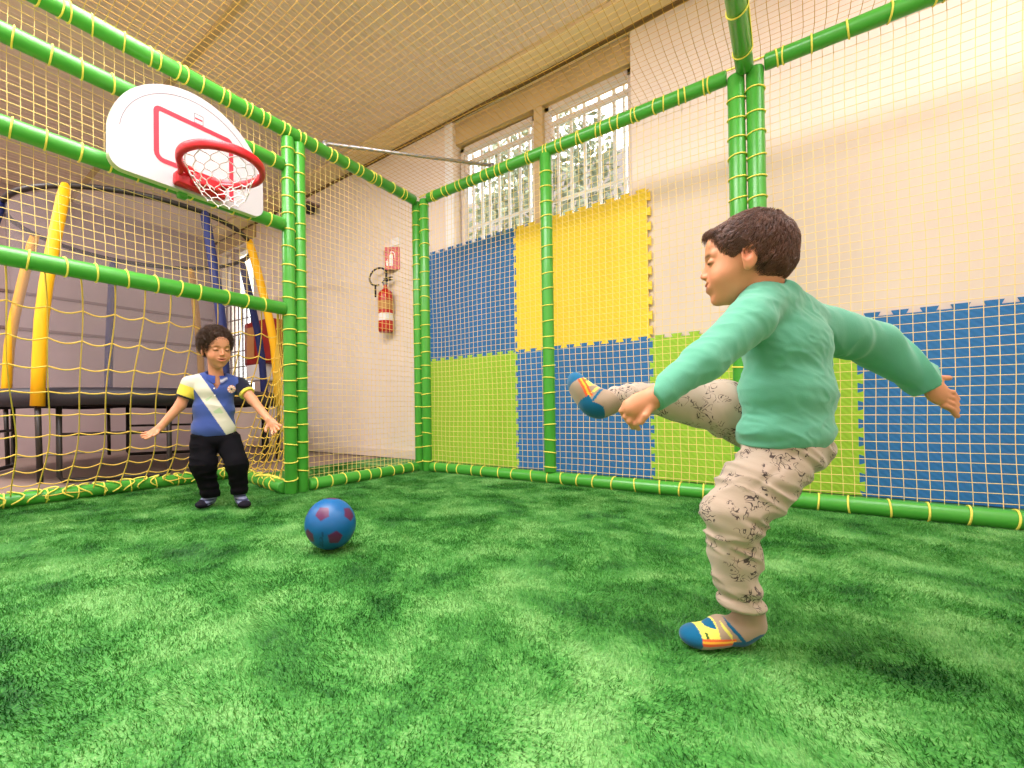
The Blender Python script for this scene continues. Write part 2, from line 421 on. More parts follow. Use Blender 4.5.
# ================================================================ FOAM MATS
def foam_mat(name_mat):
    m = M[name_mat]; nt = m.node_tree; N = nt.nodes; L = nt.links; b = N['Principled BSDF']
    tc = N.new('ShaderNodeTexCoord'); mp = N.new('ShaderNodeMapping'); mp.inputs['Scale'].default_value = (30, 30, 30)
    L.new(tc.outputs['Object'], mp.inputs[0])
    # leaf-grain: two crossing wave sets
    w1 = N.new('ShaderNodeTexWave'); w1.wave_type = 'BANDS'; w1.bands_direction = 'DIAGONAL'; w1.inputs['Scale'].default_value = .55; w1.inputs['Distortion'].default_value = 3
    w1.inputs['Detail'].default_value = 1
    L.new(mp.outputs[0], w1.inputs[0])
    mr = N.new('ShaderNodeMapRange'); mr.inputs[3].default_value = .94; mr.inputs[4].default_value = 1.03; L.new(w1.outputs[0 if True else 1], mr.inputs[0])
    mx = N.new('ShaderNodeMix'); mx.data_type = 'RGBA'; mx.blend_type = 'MULTIPLY'; mx.inputs[0].default_value = 1
    mx.inputs[6].default_value = b.inputs['Base Color'].default_value; L.new(mr.outputs[0], mx.inputs[7]); L.new(mx.outputs[2], b.inputs['Base Color'])
    bp = N.new('ShaderNodeBump'); bp.inputs['Strength'].default_value = .15; bp.inputs['Distance'].default_value = .006
    L.new(w1.outputs[0], bp.inputs['Height']); L.new(bp.outputs[0], b.inputs['Normal'])
for k in ('blue', 'green', 'yellow'): foam_mat(k)
def teeth(n, flat=False):                # dovetail edge from t=0..1, offset +-1
    pts = [(0, 0)]
    for i in range(n):
        t0 = (i+.25)/n; t1 = (i+.75)/n
        pts += [(t0+.003, -1), (t0-.006, 1), (t1+.006, 1), (t1-.003, -1)]
    pts += [(1, 0)]
    return pts
XS = [-.479, .634, 1.747, 2.86, 3.973]; ZS = [0.001, 1.045, 2.15]; TD = .012
def vedge(i, j):
    T_ = teeth(10); s = 1 if (i+j) % 2 else 1
    return [(XS[i]+TD*o_, ZS[j]+(ZS[j+1]-ZS[j])*t) for t, o_ in T_]
def hedge(i, j):
    if j == 0: return [(XS[i], ZS[0]), (XS[i+1], ZS[0])]
    return [(XS[i]+(XS[i+1]-XS[i])*t, ZS[j]+TD*o_) for t, o_ in teeth(10)]
for (i, j, col, lab) in ((0, 1, 'blue', 'blue foam mat, upper left one, next to the corner posts of the cage'),
                         (1, 1, 'yellow', 'large yellow puzzle foam mat below the right barred window'),
                         (0, 0, 'green', 'lime green foam mat under the blue one by the corner posts'),
                         (1, 0, 'blue', 'blue foam mat directly under the yellow mat behind the raised foot'),
                         (2, 0, 'green', 'lime green foam mat behind the boy in the mint sweater'),
                         (3, 0, 'blue', 'blue foam mat behind the back-stretched arm of the boy in mint')):
    b_ = hedge(i, j); r_ = vedge(i+1, j); t_ = hedge(i, j+1); l_ = vedge(i, j)
    poly = b_[:-1]+r_[:-1]+t_[::-1][:-1]+l_[::-1][:-1]
    m = MB().prism(poly, (0, WY-.030, 0), (1, 0, 0), (0, 0, 1), (0, 1, 0), .014)
    o = m.build('foam_mat', M[col], loc=((XS[i]+XS[i+1])/2, WY-.03, ZS[j]), smooth=False)
    o.data.polygons[0].use_smooth = False
    import bmesh
    bm = bmesh.new(); bm.from_mesh(o.data); bmesh.ops.triangulate(bm, faces=[f for f in bm.faces if len(f.verts) > 4]); bmesh.ops.recalc_face_normals(bm, faces=bm.faces); bm.to_mesh(o.data); bm.free()
    tag(o, lab, 'foam mat', 'puzzle foam mats on the back wall')

# ================================================================ TURF
def turf_mat(name, blades):
    m = bpy.data.materials.new(name); m.use_nodes = True; nt = m.node_tree; N = nt.nodes; L = nt.links; b = N['Principled BSDF']
    geo = N.new('ShaderNodeNewGeometry')
    n1 = N.new('ShaderNodeTexNoise'); n1.inputs['Scale'].default_value = 3.4; n1.inputs['Detail'].default_value = 8; n1.inputs['Roughness'].default_value = .72; n1.inputs['Distortion'].default_value = .3
    L.new(geo.outputs['Position'], n1.inputs['Vector'])
    n2 = N.new('ShaderNodeTexNoise'); n2.inputs['Scale'].default_value = 160; n2.inputs['Detail'].default_value = 2
    L.new(geo.outputs['Position'], n2.inputs['Vector'])
    ad = N.new('ShaderNodeMath'); ad.operation = 'MULTIPLY_ADD'; ad.inputs[1].default_value = .30; L.new(n2.outputs[0], ad.inputs[0]); L.new(n1.outputs[0], ad.inputs[2])
    cr = N.new('ShaderNodeValToRGB'); L.new(ad.outputs[0], cr.inputs[0])
    cr.color_ramp.elements[0].position = .50; cr.color_ramp.elements[0].color = lin(24, 82, 26)+(1,)
    cr.color_ramp.elements[1].position = .80; cr.color_ramp.elements[1].color = lin(122, 176, 100)+(1,)
    e = cr.color_ramp.elements.new(.64); e.color = lin(68, 138, 56)+(1,)
    L.new(cr.outputs[0], b.inputs['Base Color'])
    b.inputs['Roughness'].default_value = .55; b.inputs['Specular IOR Level'].default_value = .25
    bp = N.new('ShaderNodeBump'); bp.inputs['Strength'].default_value = .5; bp.inputs['Distance'].default_value = .01
    L.new(n2.outputs[0], bp.inputs['Height'])
    if not blades: L.new(bp.outputs[0], b.inputs['Normal'])
    return m
tf = thing('artificial_turf', (1.5, -1.7, 0), 'short bright green artificial grass carpet covering the play cage floor', 'carpet')
MB().box((-1.06, YF+1.6, -.011), (XE+.3, .575, -.001)).build('backing', turf_mat('turf_base', False), tf, smooth=False)
nB = 620000
bx = rng.uniform(-1.0, XE-.1, nB); by = rng.uniform(-3.3, .0, nB)
def smooth_noise(x, y, sc, seed):
    r_ = np.random.default_rng(seed); G = r_.normal(size=(64, 64)); u = (x*sc) % 63; v = (y*sc) % 63
    i = u.astype(int); j = v.astype(int); fu = u-i; fv = v-j; fu = fu*fu*(3-2*fu); fv = fv*fv*(3-2*fv)
    return (G[i, j]*(1-fu)+G[i+1, j]*fu)*(1-fv)+(G[i, j+1]*(1-fu)+G[i+1, j+1]*fu)*fv
lean = .20*smooth_noise(bx, by, 2.3, 3)+.3*smooth_noise(bx, by, 7.1, 4)+.2*smooth_noise(bx, by, 17., 14)
leany = .20*smooth_noise(bx, by, 2.7, 5)+.3*smooth_noise(bx, by, 8.1, 6)+.2*smooth_noise(bx, by, 19., 16)
hgt = rng.uniform(.007, .013, nB); wd = rng.uniform(.0009, .0016, nB); ang = rng.uniform(0, PI, nB)
B0 = np.stack([bx, by, np.full(nB, -.001)], 1); dv = np.stack([np.cos(ang)*wd, np.sin(ang)*wd, np.zeros(nB)], 1)
tip = B0+np.stack([hgt*(lean+rng.normal(size=nB)*.35), hgt*(leany+rng.normal(size=nB)*.35), hgt*.9], 1)
VB = np.stack([B0-dv, B0+dv, tip], 1).reshape(-1, 3)
o = mesh('pile', VB, np.arange(nB*3).reshape(nB, 3), turf_mat('turf_pile', True), tf, smooth=False); o['kind'] = 'stuff'

# ================================================================ BASKETBALL HOOP
def ptcol(o, m):
    o.data.materials.clear(); o.data.materials.append(m); return o
hp = thing('basketball_hoop', (.1, -1.93, 1.68), 'white arched backboard with red rim and white cord net hung on the cage rails', 'basketball hoop')
YB, ZB0 = -1.93, 1.68
def board_outline(s=1.0, inset=0):
    hw = .382-inset; pts = []
    for k in range(7): a = -PI/2+k*PI/12; pts.append((hw-.06+.06*math.cos(a)-0, ZB0+inset+.06+.06*math.sin(a)))
    for k in range(1, 32):
        y = hw*math.cos(PI*k/32); z = 1.86+(.352-inset)*(max(0, 1-abs(y/hw)**1.95))**.53
        pts.append((y, z))
    for k in range(7): a = PI+k*PI/12; pts.append((-hw+.06+.06*math.cos(a), ZB0+inset+.06+.06*math.sin(a)))
    return pts
def flat(name, poly, x, th, m, parent=hp, side=None, smooth=False, label=None):
    mb = MB().prism(poly, (x, YB, 0), (0, 1, 0), (0, 0, 1), (1, 0, 0), th, 0, 1 if side else None)
    o = mb.build(name, [m, side] if side else m, parent, smooth=False)
    import bmesh
    bm = bmesh.new(); bm.from_mesh(o.data); bmesh.ops.triangulate(bm, faces=[f for f in bm.faces if len(f.verts) > 4]); bmesh.ops.recalc_face_normals(bm, faces=bm.faces); bm.to_mesh(o.data); bm.free()
    if label: o['label'] = label
    return o
flat('backboard', board_outline(), .082, .038, M['board'], side=M['boardedge'])
def stroke(pts, w_, closed=False):      # 2D polyline -> outline polygon
    P_ = [A(*p) for p in pts]; L_, R_ = [], []
    for i in range(len(P_)):
        t = P_[min(i+1, len(P_)-1)]-P_[max(i-1, 0)]; t /= np.linalg.norm(t); n_ = A(-t[1], t[0])
        L_.append(tuple(P_[i]+n_*w_/2)); R_.append(tuple(P_[i]-n_*w_/2))
    return L_+R_[::-1]
def rcorner(c, a0, r, n=5): return [(c[0]+r*math.cos(math.radians(a0+90*k/(n-1))), c[1]+r*math.sin(math.radians(a0+90*k/(n-1)))) for k in range(n)]
# target rectangle (y offsets from the board centre)
yl, yr, zt, zb_ = -.185, .19, 2.05, 1.80
path = [(yr, 1.715), (yr, 1.9)]+rcorner((yr-.02, zt-.02), 0, .02)+rcorner((yl+.02, zt-.02), 90, .02)+[(yl, 1.9)]+[(yl, zb_+.03)]+rcorner((yl+.035, zb_+.03), 180, .035)+[(yl+.13, zb_-.005)]
flat('target_print', stroke(path, .024), .1201, .0012, M['decal'], label='red painted target rectangle')
arc = board_outline(inset=.042); arc = arc[7:-7]
flat('line_print', stroke(arc, .003), .1201, .0008, M['greyprint'], label='thin grey arc line')
lg = MB(); 
for (a, b_) in (((.0, 2.112), (.045, 2.112)), ((.045, 2.112), (.045, 2.065)), ((.045, 2.065), (.0, 2.065)), ((.0, 2.065), (.0, 2.112))):
    lg.prism(stroke([a, b_], .003), (.1201, YB-.005, 0), (0, 1, 0), (0, 0, 1), (1, 0, 0), .0008)
lg.prism(stroke([(.004, 2.088), (.041, 2.088)], .008), (.1201, YB-.005, 0), (0, 1, 0), (0, 0, 1), (1, 0, 0), .0008, 1)
lg.build('logo_print', [M['greyprint'], M['decal']], hp, smooth=False)
# rim
RC = A(.350, YB+.028, 1.762); RRi = .187
V = []; F = []; n1, n2 = 64, 14
for i in range(n1):
    a = 2*PI*i/n1
    for k in range(n2):
        b_ = 2*PI*k/n2; cr, cz = math.cos(b_), math.sin(b_)
        rr = RRi+.016*np.sign(cr)*abs(cr)**.6; z = .021*np.sign(cz)*abs(cz)**.6
        V.append((RC[0]+rr*math.cos(a), RC[1]+rr*math.sin(a), RC[2]+z))
for i in range(n1):
    for k in range(n2): F.append((i*n2+k, ((i+1) % n1)*n2+k, ((i+1) % n1)*n2+(k+1) % n2, i*n2+(k+1) % n2))
autosmooth(mesh('rim', V, F, M['red'], hp), 60)
mb = MB().box((.118, YB-.115, 1.69), (.178, YB+.135, 1.75), bev=.014)
mb.box((.15, YB-.05, 1.70), (.215, YB+.09, 1.75), bev=.012)
mb.tube([(.14, YB-.1, 1.725), (.19, YB-.1, 1.745), (.23, YB-.125, 1.757)], .014, 10).tube([(.14, YB+.1, 1.725), (.19, YB+.1, 1.745), (.23, YB+.180, 1.757)], .014, 10)
autosmooth(mb.build('bracket', M['red'], hp), 35)
MB().box((.06, YB-.075, 1.655), (.10, YB-.03, 1.70), bev=.008).build('hook', M['pipe'], hp)['label'] = 'green hook under the board'
for dy in (-.15, .15):
    MB().tube([(.085, YB+dy, 2.135), (.046, YB+dy, 2.135)], .02, 10).build('mount', M['grey_metal'], hp)
    MB().tube([(.085, YB+dy, 1.745), (.046, YB+dy, 1.745)], .02, 10).build('mount', M['grey_metal'], hp)
# cord net: diamond lattice
nl, rows = 12, 5; lines = []
def netp(a, t):
    rr = .172*(1-.42*t**.8)+.006*math.sin(3*a+5*t); return RC+A(rr*math.cos(a), rr*math.sin(a), -.005-.155*t+.012*math.sin(2*a)*t)
for s_ in (1, -1):
    for i in range(nl):
        a0 = 2*PI*i/nl; L_ = []
        for k in range(rows*6+1):
            t = k/(rows*6); ph = (t*rows) % 1
            a = a0+s_*(PI/nl)*(t*rows)-s_*.05*math.sin(2*PI*t*rows)
            L_.append(netp(a, t))
        lines.append(L_)
V1, F1 = netmesh(lines, .0024); mesh('cord_net', V1, F1, M['whitecord'], hp)

# ================================================================ FIRE EXTINGUISHER AND ITS SIGN
ex = thing('fire_extinguisher', (-.945, WY-.09, 1.39), 'red fire extinguisher with black hose loop hung on the cream wall behind the net', 'fire extinguisher')
ex0 = (-.945, WY-.09)
def lathe(name, prof, c, m, parent, n=28, label=None):
    V = []; F = []
    for r, z in prof:
        for k in range(n): a = 2*PI*k/n; V.append((c[0]+r*math.cos(a), c[1]+r*math.sin(a), z))
    for i in range(len(prof)-1):
        for k in range(n): F.append((i*n+k, i*n+(k+1) % n, (i+1)*n+(k+1) % n, (i+1)*n+k))
    F.append(tuple(range(n-1, -1, -1))); F.append(tuple(range((len(prof)-1)*n, len(prof)*n)))
    o = mesh(name, V, F, m, parent); autosmooth(o, 45)
    if label: o['label'] = label
    return o
lathe('cylinder', [(.07, 1.40), (.082, 1.41), (.085, 1.43), (.085, 1.78), (.081, 1.82), (.062, 1.855), (.034, 1.875), (.022, 1.885), (.02, 1.925)], ex0, M['extred'], ex)
lathe('paper_label', [(.0858, 1.52), (.0858, 1.60)], ex0, M['white'], ex, label='white label band')
lathe('print_label', [(.0858, 1.64), (.0858, 1.74)], ex0, M['tan'], ex, label='tan instruction print')
mb = MB().box((ex0[0]-.02, ex0[1]-.02, 1.925), (ex0[0]+.02, ex0[1]+.02, 1.965), bev=.006)
mb.build('valve', M['grey_metal'], ex)
mb = MB().box((ex0[0]-.012, ex0[1]-.02, 1.965), (ex0[0]+.10, ex0[1]+.02, 1.975), bev=.003).box((ex0[0]-.012, ex0[1]-.015, 1.99), (ex0[0]+.11, ex0[1]+.015, 2.0), bev=.003)
mb.build('handle', M['black'], ex)
hose = [(ex0[0]-.02, ex0[1], 1.95)]+[(-1.05+.135*math.cos(a), ex0[1]-.01, 2.035+.095*math.sin(a)) for a in np.linspace(-1.0, 2*PI-1.5, 30)]+[(-1.04, ex0[1]-.06, 1.93), (-1.06, ex0[1]-.04, 1.8)]
MB().tube(hose, .011, 8).build('hose', M['black'], ex)
MB().box((ex0[0]-.03, ex0[1]+.074, 1.78), (ex0[0]+.03, WY, 1.86)).build('wall_bracket', M['grey_metal'], ex, smooth=False)
sg = thing('fire_sign', (-.93, WY, 2.08), 'red and white folded extinguisher sign fixed above the fire extinguisher', 'sign')
def plate(name, x0, y0, x1, y1, z0, z1, m, parent, th=.003):
    d = A(x1-x0, y1-y0, 0); n_ = A(d[1], -d[0], 0); n_ /= np.linalg.norm(n_)
    V = [(x0, y0, z0), (x1, y1, z0), (x1, y1, z1), (x0, y0, z1)]; V += [tuple(A(*v)+n_*th) for v in V]
    return mesh(name, V, [(3, 2, 1, 0), (4, 5, 6, 7), (0, 1, 5, 4), (1, 2, 6, 5), (2, 3, 7, 6), (3, 0, 4, 7)], m, parent, smooth=False)
plate('face_panel', -1.05, WY, -.93, WY-.10, 2.09, 2.34, M['extred'], sg); plate('face_panel', -.93, WY-.10, -.80, WY, 2.09, 2.34, M['extred'], sg)
def sub(a, b, f): return a+(b-a)*f
for (xa, ya, xb, yb) in ((-1.05, WY, -.93, WY-.10), (-.93, WY-.10, -.80, WY)):
    o = MB(); 
    d = A(xb-xa, yb-ya, 0); n_ = A(d[1], -d[0], 0); n_ /= np.linalg.norm(n_); o0 = A(xa, ya, 0)+n_*.0032
    # extinguisher pictogram with a flame beside it
    o.prism([(.045, 2.13), (.085, 2.13), (.085, 2.24), (.075, 2.26), (.055, 2.26), (.045, 2.24)], o0, d/np.linalg.norm(d), (0, 0, 1), n_, .0008)
    o.prism(stroke([(.06, 2.262), (.06, 2.285), (.09, 2.285), (.105, 2.26), (.108, 2.22)], .009), o0, d/np.linalg.norm(d), (0, 0, 1), n_, .0008)
    o.prism([(.015, 2.13), (.035, 2.13), (.038, 2.17), (.028, 2.21), (.024, 2.18), (.012, 2.19), (.01, 2.15)], o0, d/np.linalg.norm(d), (0, 0, 1), n_, .0008)
    o.build('pictogram', M['white'], sg, smooth=False)
MB().add([(-1.05, WY, 2.34), (-.93, WY-.10, 2.34), (-.80, WY, 2.34), (-1.05, WY, 2.343), (-.93, WY-.10, 2.343), (-.80, WY, 2.343)], [(0, 2, 1), (3, 4, 5), (0, 1, 4, 3), (1, 2, 5, 4), (2, 0, 3, 5)]).build('top_cap', M['white'], sg, smooth=False)
sp = MB().box((-.93, WY-.012, 2.37), (-.795, WY, 2.45)).build('paper_notice', M['white'], loc=(-.86, WY-.01, 2.37), smooth=False)
tag(sp, 'small white paper stuck to the wall just above the fire sign', 'notice')
sc_ = thing('security_camera', (-2.3, WY-.1, 3.2), 'small black dome camera high on the back wall under the ceiling', 'camera')
lathe('dome', [(.01, 3.10), (.05, 3.115), (.075, 3.15), (.08, 3.2)], (-2.3, WY-.1), M['black'], sc_)
MB().box((-2.39, WY-.19, 3.2), (-2.21, WY, 3.225), bev=.006).build('mount', M['greyfab'], sc_)

# ================================================================ BALL
bc = A(0, 0, 0); d_ = FW+RT*(330.5-CX)/FPX-UP*(523.5-CY)/FPX; RB = .0965
t_ = (RB+.006-CAM[2])/d_[2]; bc = CAM+t_*d_
# twelve pentagon patches: orient an icosahedron so that three of them face the camera as seen
vd = (CAM-bc)/np.linalg.norm(CAM-bc); rx = np.cross(UP, vd); rx /= np.linalg.norm(rx); uy = np.cross(vd, rx)
phi = (1+5**.5)/2
ico = np.array([(0, s1, s2*phi) for s1 in (1, -1) for s2 in (1, -1)]+[(s1, s2*phi, 0) for s1 in (1, -1) for s2 in (1, -1)]+[(s2*phi, 0, s1) for s1 in (1, -1) for s2 in (1, -1)], float)
ico /= np.linalg.norm(ico, axis=1)[:, None]
tgt = np.array([[-.31, .37, .876], [.71, .33, .62], [.18, -.53, .83], [-.8, -.4, .45]]); tgt /= np.linalg.norm(tgt, axis=1)[:, None]
best = None
import itertools
for tri in itertools.permutations(range(12), 4):
    a = ico[list(tri)]
    if a[0]@a[1] < .4 or a[0]@a[2] < .4 or a[1]@a[2] < .4 or a[0]@a[3] < .4: continue
    U_, S_, Vt = np.linalg.svd(a.T@tgt); D = np.diag([1, 1, np.sign(np.linalg.det(U_@Vt))]); Rm = U_@D@Vt
    e = np.abs(a@Rm-tgt).sum()
    if best is None or e < best[0]: best = (e, Rm)
spots = ico@best[1]
sp_w = spots[:, :1]*rx+spots[:, 1:2]*uy+spots[:, 2:]*vd
nu_, nv_ = 160, 80; V = []; F = []
for j in range(nv_+1):
    for i in range(nu_):
        th = PI*j/nv_; a = 2*PI*i/nu_; V.append((math.sin(th)*math.cos(a), math.sin(th)*math.sin(a), math.cos(th)))
V = np.array(V)
jj, ii = np.meshgrid(np.arange(nv_), np.arange(nu_), indexing='ij'); jj = jj.ravel(); ii = ii.ravel()
F = np.stack([jj*nu_+ii, (jj+1)*nu_+ii, (jj+1)*nu_+(ii+1) % nu_, jj*nu_+(ii+1) % nu_], 1)
tint = np.tile(A(*lin(0, 88, 146)), (len(V), 1)); pat = np.zeros(len(V))
for s_ in sp_w:
    t1 = None
    oth = sorted(sp_w, key=lambda q: -(q@s_))[1]; t1 = oth-s_*(oth@s_); t1 /= np.linalg.norm(t1); t2 = np.cross(s_, t1)
    u_, v_ = V@t1, V@t2; ang_ = np.arctan2(v_, u_); rr_ = np.arccos(np.clip(V@s_, -1, 1))
    pd = rr_*np.cos((ang_+PI/5) % (2*PI/5)-PI/5)      # pentagon with corners between the neighbours
    pat = np.maximum(pat, np.clip((.255-pd)/.02, 0, 1))
tint = tint*(1-pat[:, None])+A(*lin(84, 22, 72))*pat[:, None]
u_, v_, w_ = V@rx, V@uy, V@vd
mk = (w_ > 0) & (((abs(u_+.30) < .035) & (v_ < -.28) & (v_ > -.85)) | ((abs(u_+.38) < .02) & (v_ < -.45) & (v_ > -.8)))
tint[mk] = A(*lin(10, 60, 110))
o = mesh('play_ball', V*RB+bc, F, mat('ball_rubber', (0, 128, 190), .42, .45, attr=True), loc=(bc[0], bc[1], bc[2]), tint=tint)
tag(o, 'blue rubber ball with dark purple pentagon patches lying on the turf', 'ball')

# ================================================================ TRAMPOLINE
TC = A(-2.75, -1.25, 0)
tp = thing('trampoline', (TC[0], TC[1], 0), 'round trampoline with black pad and blue and yellow foam poles behind the goal', 'trampoline')
def circ(r, z, n=72, a0=0, a1=2*PI): return [(TC[0]+r*math.cos(a), TC[1]+r*math.sin(a), z) for a in np.linspace(a0, a1, n, endpoint=(a1-a0 < 6.28))]
MB().tube(circ(1.06, 2.4), .024, 8, closed=True).build('top_ring', M['blacktube'], tp)
def revolve(name, prof, m, n=96, label=None):
    V = []; F = []; k_ = len(prof)
    for i in range(n):
        a = 2*PI*i/n
        for r, z in prof: V.append((TC[0]+r*math.cos(a), TC[1]+r*math.sin(a), z+.008*math.sin(9*a)*(1 if z < .66 else 0)))
    for i in range(n):
        for k in range(k_-1): F.append((i*k_+k, ((i+1) % n)*k_+k, ((i+1) % n)*k_+k+1, i*k_+k+1))
    o = mesh(name, V, F, m, tp)
    if label: o['label'] = label
    return o
revolve('safety_pad', [(.99, .70), (1.0, .735), (1.15, .75), (1.29, .74), (1.325, .70), (1.33, .60), (1.315, .60), (1.31, .69), (1.1, .71), (.99, .70)], M['black'])
revolve('jump_mat', [(0.001, .66), (.5, .665), (1.02, .70), (1.02, .69), (.5, .655), (.001, .65)], M['blacktube'])
revolve('frame_ring', [(1.24+.022*math.cos(a), .655+.022*math.sin(a)) for a in np.linspace(0, 2*PI, 9)], M['blacktube'])
fabm = bpy.data.materials.new('enclosure_mesh'); fabm.use_nodes = True; nt = fabm.node_tree; b_ = nt.nodes['Principled BSDF']
b_.inputs['Base Color'].default_value = lin(150, 140, 142)+(1,); b_.inputs['Roughness'].default_value = .9; b_.inputs['Alpha'].default_value = .20
revolve('enclosure_net', [(1.0, .76), (1.0, 1.2), (1.02, 1.8), (1.05, 2.38)], fabm)
for k, dg in enumerate((9, 47, 89, 133, 178, 223, 268, 313)):
    a = math.radians(dg); c_, s_ = math.cos(a), math.sin(a)
    prof = [(1.36, .60), (1.345, .9), (1.32, 1.25), (1.27, 1.55), (1.18, 1.95), (1.10, 2.28), (1.065, 2.40)]
    pts = [(TC[0]+r*c_, TC[1]+r*s_, z) for r, z in prof]
    o = MB().tube(pts, [.044]*6+[.036], 14).build('pole', M['bluefoam'] if k % 2 == 0 else (M['yelfoam'] if k != 3 else M['yelfoam_shade']), tp)
    o['label'] = 'navy foam sleeved pole' if k % 2 == 0 else 'yellow foam sleeved pole'
    MB().tube([(TC[0]+1.34*c_, TC[1]+1.34*s_, .02), (TC[0]+1.36*c_, TC[1]+1.36*s_, .62)], .02, 8).build('pole_foot', M['blacktube'], o)
for k in range(4):
    a = math.radians(18+90*k-45); da = .30
    P1, P2 = [(TC[0]+1.24*math.cos(a+s*da), TC[1]+1.24*math.sin(a+s*da)) for s in (-1, 1)]
    MB().tube([(P1[0], P1[1], .65), (P1[0], P1[1], .06), (P1[0]*.97+P2[0]*.03, P1[1]*.97+P2[1]*.03, .022), (P2[0]*.97+P1[0]*.03, P2[1]*.97+P1[1]*.03, .022), (P2[0], P2[1], .06), (P2[0], P2[1], .65)], .02, 8)\
        .tube([(P1[0], P1[1], .38), (P2[0], P2[1], .38)], .013, 8).build('leg', M['blacktube'], tp)
# wall cabinet
rc = thing('wall_cabinet', (-3.2, WY-.3, .98), 'dark red cabinet with tan panel and white base by the far wall', 'cabinet')
MB().box((-3.57, WY-.34, 1.2), (-2.87, WY-.02, 1.8), bev=.03).build('body', M['darkred'], rc)
MB().box((-3.5, WY-.352, 1.28), (-3.28, WY-.338, 1.72), bev=.005).build('panel', M['tan'], rc)
MB().box((-3.54, WY-.32, .98), (-3.1, WY-.02, 1.199), bev=.01).build('base', M['white'], rc)
# dark lattice inside the far window
mb = MB()
for k in range(7): x = L0+.1+k*.13; mb.tube([(x, WY+.02, LB), (x+.01, WY+.02, 2.3)], .012, 6)
for k in range(6): z = LB+.15+k*.26; mb.tube([(L0+.02, WY+.02, z), (L1-.02, WY+.02, z+.03*math.sin(k*3))], .010, 6)
o = mb.build('window_grille', M['greyfab'], loc=((L0+L1)/2, WY+.02, LB)); tag(o, 'dark lattice screen across the lower half of the far window', 'screen')
struct(MB().box((-4.62, WY+.01, 2.31), (-4.48, WY+.09, LT)).build('trim_10', M['wall_left'], smooth=False), 'grey centre post of the far window')

# ================================================================ PEOPLE: bodies and clothes as smooth blended surfaces
def smin(a, b, k):
    h = np.clip(.5+.5*(b-a)/k, 0, 1); return b*(1-h)+a*h-k*h*(1-h)
def smax(a, b, k): return -smin(-a, -b, k)
def cap(p, a, b, ra, rb=None):
    rb = ra if rb is None else rb; a, b = A(*a), A(*b); ba = b-a; pa = p-a
    h = np.clip(pa@ba/(ba@ba), 0, 1); return np.linalg.norm(pa-h[:, None]*ba, axis=1)-(ra+(rb-ra)*h)
def chain(p, pts, rs, k=.01):
    d = None
    for i in range(len(pts)-1):
        e = cap(p, pts[i], pts[i+1], rs[i], rs[i+1]); d = e if d is None else smin(d, e, k)
    return d
def ell(p, c, ax, r):                   # ax: 3 unit rows, r: radii
    q = (p-A(*c))@np.asarray(ax).T/A(*r); k0 = np.linalg.norm(q, axis=1)+1e-9
    k1 = np.linalg.norm(q/A(*r), axis=1)+1e-9; return k0*(k0-1)/k1
def vnoise(p, seed=0):                  # value noise, about -1..1
    i = np.floor(p).astype(np.int64); f = p-i; f = f*f*(3-2*f); out = 0
    for dx in (0, 1):
        for dy in (0, 1):
            for dz in (0, 1):
                h = ((i[:, 0]+dx)*374761393+(i[:, 1]+dy)*668265263+(i[:, 2]+dz)*2147483647+seed*97531)
                h = (h ^ (h >> 13))*1274126177; h = (h ^ (h >> 16)) & 0xffff
                wgt = (f[:, 0] if dx else 1-f[:, 0])*(f[:, 1] if dy else 1-f[:, 1])*(f[:, 2] if dz else 1-f[:, 2])
                out = out+wgt*(h/32767.5-1)
    return out
def ridge(p, ax, seed=0):               # crease-like folds; ax scales the space per axis (rows = directions*frequency)
    q = p@np.asarray(ax).T; q = q+.35*np.stack([vnoise(q*.9+9, seed+1), vnoise(q*.9+19, seed+2), vnoise(q*.9+29, seed+3)], 1)
    return 1-2*np.abs(vnoise(q, seed))
